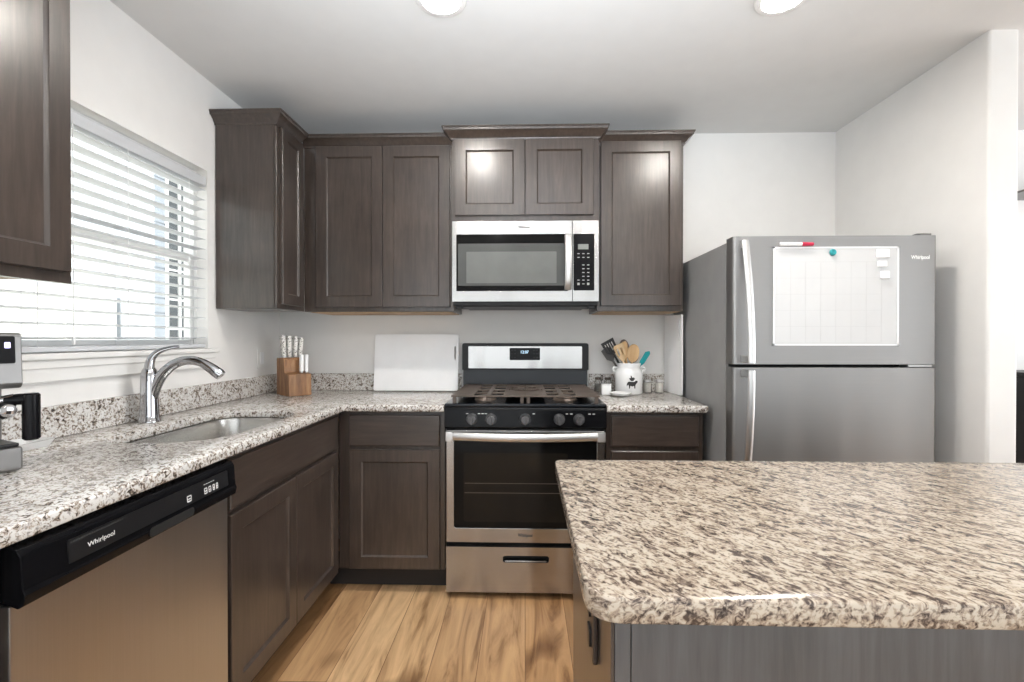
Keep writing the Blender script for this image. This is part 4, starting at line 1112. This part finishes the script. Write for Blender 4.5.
# small things round the crock
mb = MB().lathe([(0, 0.0006), (0.028, 0.0006), (0.046, 0.006), (0.060, 0.020), (0.058, 0.021), (0.044, 0.010), (0.02, 0.006), (0, 0.006)], (0.518, -0.29, CZ), 36)
tag(obj('spoon_rest', mb, M['ceramic'], loc=(0.518, -0.29, CZ)), 'small white ceramic spoon rest in front of the crock', 'spoon rest')
mb = MB().box(0.424, 0.478, -0.245, -0.195, CZ + 0.0006, CZ + 0.058, 0.006)
t = thing('salt_box', 'small white square salt box beside the range', 'salt box', (0.45, -0.22, CZ))
obj('box', mb, M['ceramic'], t)
obj('lid', MB().box(0.4245, 0.4775, -0.2445, -0.1955, CZ + 0.0585, CZ + 0.063, 0.002), M['ceramic'], t)
def jar(x, y, r, h, label, fill, fillh, lid):
    t = thing('spice_jar', label, 'jar', (x, y, CZ), 0, 'small glass jars by the crock')
    obj('glass', MB().lathe([(0, 0.0006), (r - 0.002, 0.0006), (r, 0.003), (r, h * 0.86), (r * 0.85, h * 0.94), (r * 0.85, h), (r * 0.75, h), (r * 0.75, h * 0.92), (r - 0.0025, h * 0.84), (r - 0.0025, 0.004), (0, 0.004)], (x, y, CZ), 24), M['glass'], t, smooth=60)
    obj('contents', MB().cyl((x, y, CZ + 0.0045), (x, y, CZ + 0.0045 + fillh), r - 0.0030, n=20), fill, t)
    obj('lid', MB().cyl((x, y, CZ + h + 0.0004), (x, y, CZ + h + 0.014), r * 0.9, n=24, bev=0.002), lid, t)
jar(0.430, -0.07, 0.021, 0.072, 'small spice jar with dark lid behind the white salt box', M['spice'], 0.045, M['jarlid'])
jar(0.484, -0.085, 0.021, 0.072, 'small spice jar with dark lid, just left of the crock', M['spice'], 0.050, M['jarlid'])
jar(0.708, -0.105, 0.026, 0.062, 'pale glass shaker directly right of the crock', M['salt'], 0.053, M['handle'])
jar(0.779, -0.105, 0.026, 0.062, 'pale glass shaker beside the tall white cutting board', M['salt'], 0.053, M['handle'])

# ------------------------------------------------------------------ espresso machine and tray at the left edge
ER = math.radians(-24)
EL = (-1.327, -1.852, CZ + 0.0008)
t = thing('espresso_machine', 'grey and black espresso machine at the left end of the counter', 'espresso machine', EL, ER)
# local axes: +x is the front, y the width
obj('body', MB().box(-0.105, -0.02, -0.105, 0.105, 0.059, 0.1955, 0.008), M['gun'], t, local=True)
obj('head', MB().prism(round_poly([(-0.105, 0.328, 0.004), (-0.105, 0.200, 0.004), (0.080, 0.196, 0.012), (0.090, 0.206, 0.01), (0.083, 0.328, 0.01)]), -0.105, 0.105, lambda u, v, w: Vector((u, w, v)), bev=0.004), M['gun'], t, local=True)
fe = lambda u, v, w: Vector((0.0900 + w - (v - 0.21) * 0.055, u, v))
obj('control_panel', MB().prism(rrect(-0.085, 0.0915, 0.256, 0.320, 0.004), 0.001, 0.003, fe), M['mattblk'], t, 'black control panel', local=True)
obj('display', MB().prism(rrect(0.073, 0.0835, 0.292, 0.306, 0.002), 0.0031, 0.0036, fe), M['displayw'], t, 'small lit violet display', local=True)
obj('group_head', MB().cyl((0.030, 0.0, 0.160), (0.030, 0.0, 0.197), 0.036, n=28, bev=0.003), M['chrome'], t, local=True)
pf = obj('portafilter', MB().cyl((0.030, 0.0, 0.130), (0.030, 0.0, 0.159), 0.035, 0.037, n=28, bev=0.003).tube([(0.050, 0.025, 0.150), (0.075, 0.065, 0.168), (0.088, 0.090, 0.174)], 0.010, 12), M['chrome'], t, local=True)
obj('handle', MB().tube([(0.080, 0.076, 0.168), (0.092, 0.096, 0.170), (0.106, 0.118, 0.170)], [0.012, 0.0135, 0.0135], 14).cyl((0.104, 0.114, 0.072), (0.104, 0.114, 0.184), 0.0165, n=24, bev=0.004), M['black'], pf, 'black handle bending downward', local=True)
mb = MB().cyl((-0.02, 0.072, 0.147), (0.075, 0.072, 0.147), 0.008, n=16)
mb.lathe([(0, -0.021), (0.014, -0.0165), (0.020, -0.006), (0.0205, 0.004), (0.015, 0.016), (0, 0.021)], (0, 0, 0), 24, mat=Matrix.Translation((0.094, 0.072, 0.147)) @ Matrix.Rotation(PI / 2, 4, 'Y'))
obj('steam_knob', mb, M['chrome'], t, 'round silver steam knob', local=True)
obj('steam_wand', MB().tube([(0.0, -0.085, 0.199), (0.02, -0.088, 0.15), (0.05, -0.09, 0.09), (0.052, -0.09, 0.075)], 0.005, 10), M['chrome'], t, local=True)
obj('base', MB().box(-0.105, 0.092, -0.105, 0.105, 0.0, 0.058, 0.008), M['gun'], t, local=True)
dt = obj('drip_tray', MB().box(-0.015, 0.088, -0.098, 0.098, 0.0585, 0.066, 0.002), M['blackm'], t, local=True)
# tray behind it
t = thing('ceramic_tray', 'white rectangular tray on the counter behind the espresso machine', 'tray', (-1.44, -1.64, CZ))
mb = MB(); b = bmesh.new()
rings = []
for d, z in ((0.014, 0.0006), (0.002, 0.018), (0.0, 0.022), (0.003, 0.022), (0.016, 0.006)):
    rings.append([b.verts.new((x, y, CZ + z)) for x, y in inset(rrect(-1.482, -1.385, -1.74, -1.525, 0.015), d)])
for a, c in zip(rings, rings[1:]):
    for i in range(len(a)): b.faces.new((a[i], a[(i + 1) % len(a)], c[(i + 1) % len(a)], c[i]))
b.faces.new(list(reversed(rings[0]))); b.faces.new(rings[-1])
bmesh.ops.recalc_face_normals(b, faces=b.faces); mb._merge(b)
obj('dish', mb, M['ceramic'], t, smooth=50)

# ------------------------------------------------------------------ glimpse past the end of the right wall
t = thing('console_cabinet', 'black cabinet at the right picture edge past the wall end', 'cabinet', (3.3, -0.3, 0))
obj('body', MB().box(2.72, 3.9, -0.46, -0.02, 0.06, 1.02, 0.004), M['blackm'], t)
obj('top', MB().box(2.70, 3.92, -0.475, -0.018, 1.0205, 1.044, 0.004), M['blackm'], t)
for k in range(2):
    obj('drawer', slab_front(MB(), facing_front(-0.4606), 2.74 + k * 0.58, 3.30 + k * 0.58, 0.885, 1.012), M['blackm'], t)
    obj('door', shaker(MB(), facing_front(-0.4606), 2.74 + k * 0.58, 3.30 + k * 0.58, 0.08, 0.87), M['blackm'], t)
for x in (2.76, 3.86):
    for y in (-0.42, -0.07): obj('leg', MB().box(x - 0.02, x + 0.02, y - 0.02, y + 0.02, 0.001, 0.0595), M['blackm'], t)
t = thing('wall_shelf', 'narrow dark metal shelf high on the wall at the right edge', 'shelf', (3.3, -0.1, 2.05))
obj('board', MB().box(2.75, 3.9, -0.22, -0.002, 2.040, 2.052, 0.002), M['gun'], t)
mb = MB()
for k in range(12): mb.box(2.76 + k * 0.1, 2.77 + k * 0.1, -0.218, -0.206, 2.0525, 2.085)
mb.box(2.75, 3.9, -0.22, -0.206, 2.085, 2.092)
obj('rail', mb, M['gun'], t)
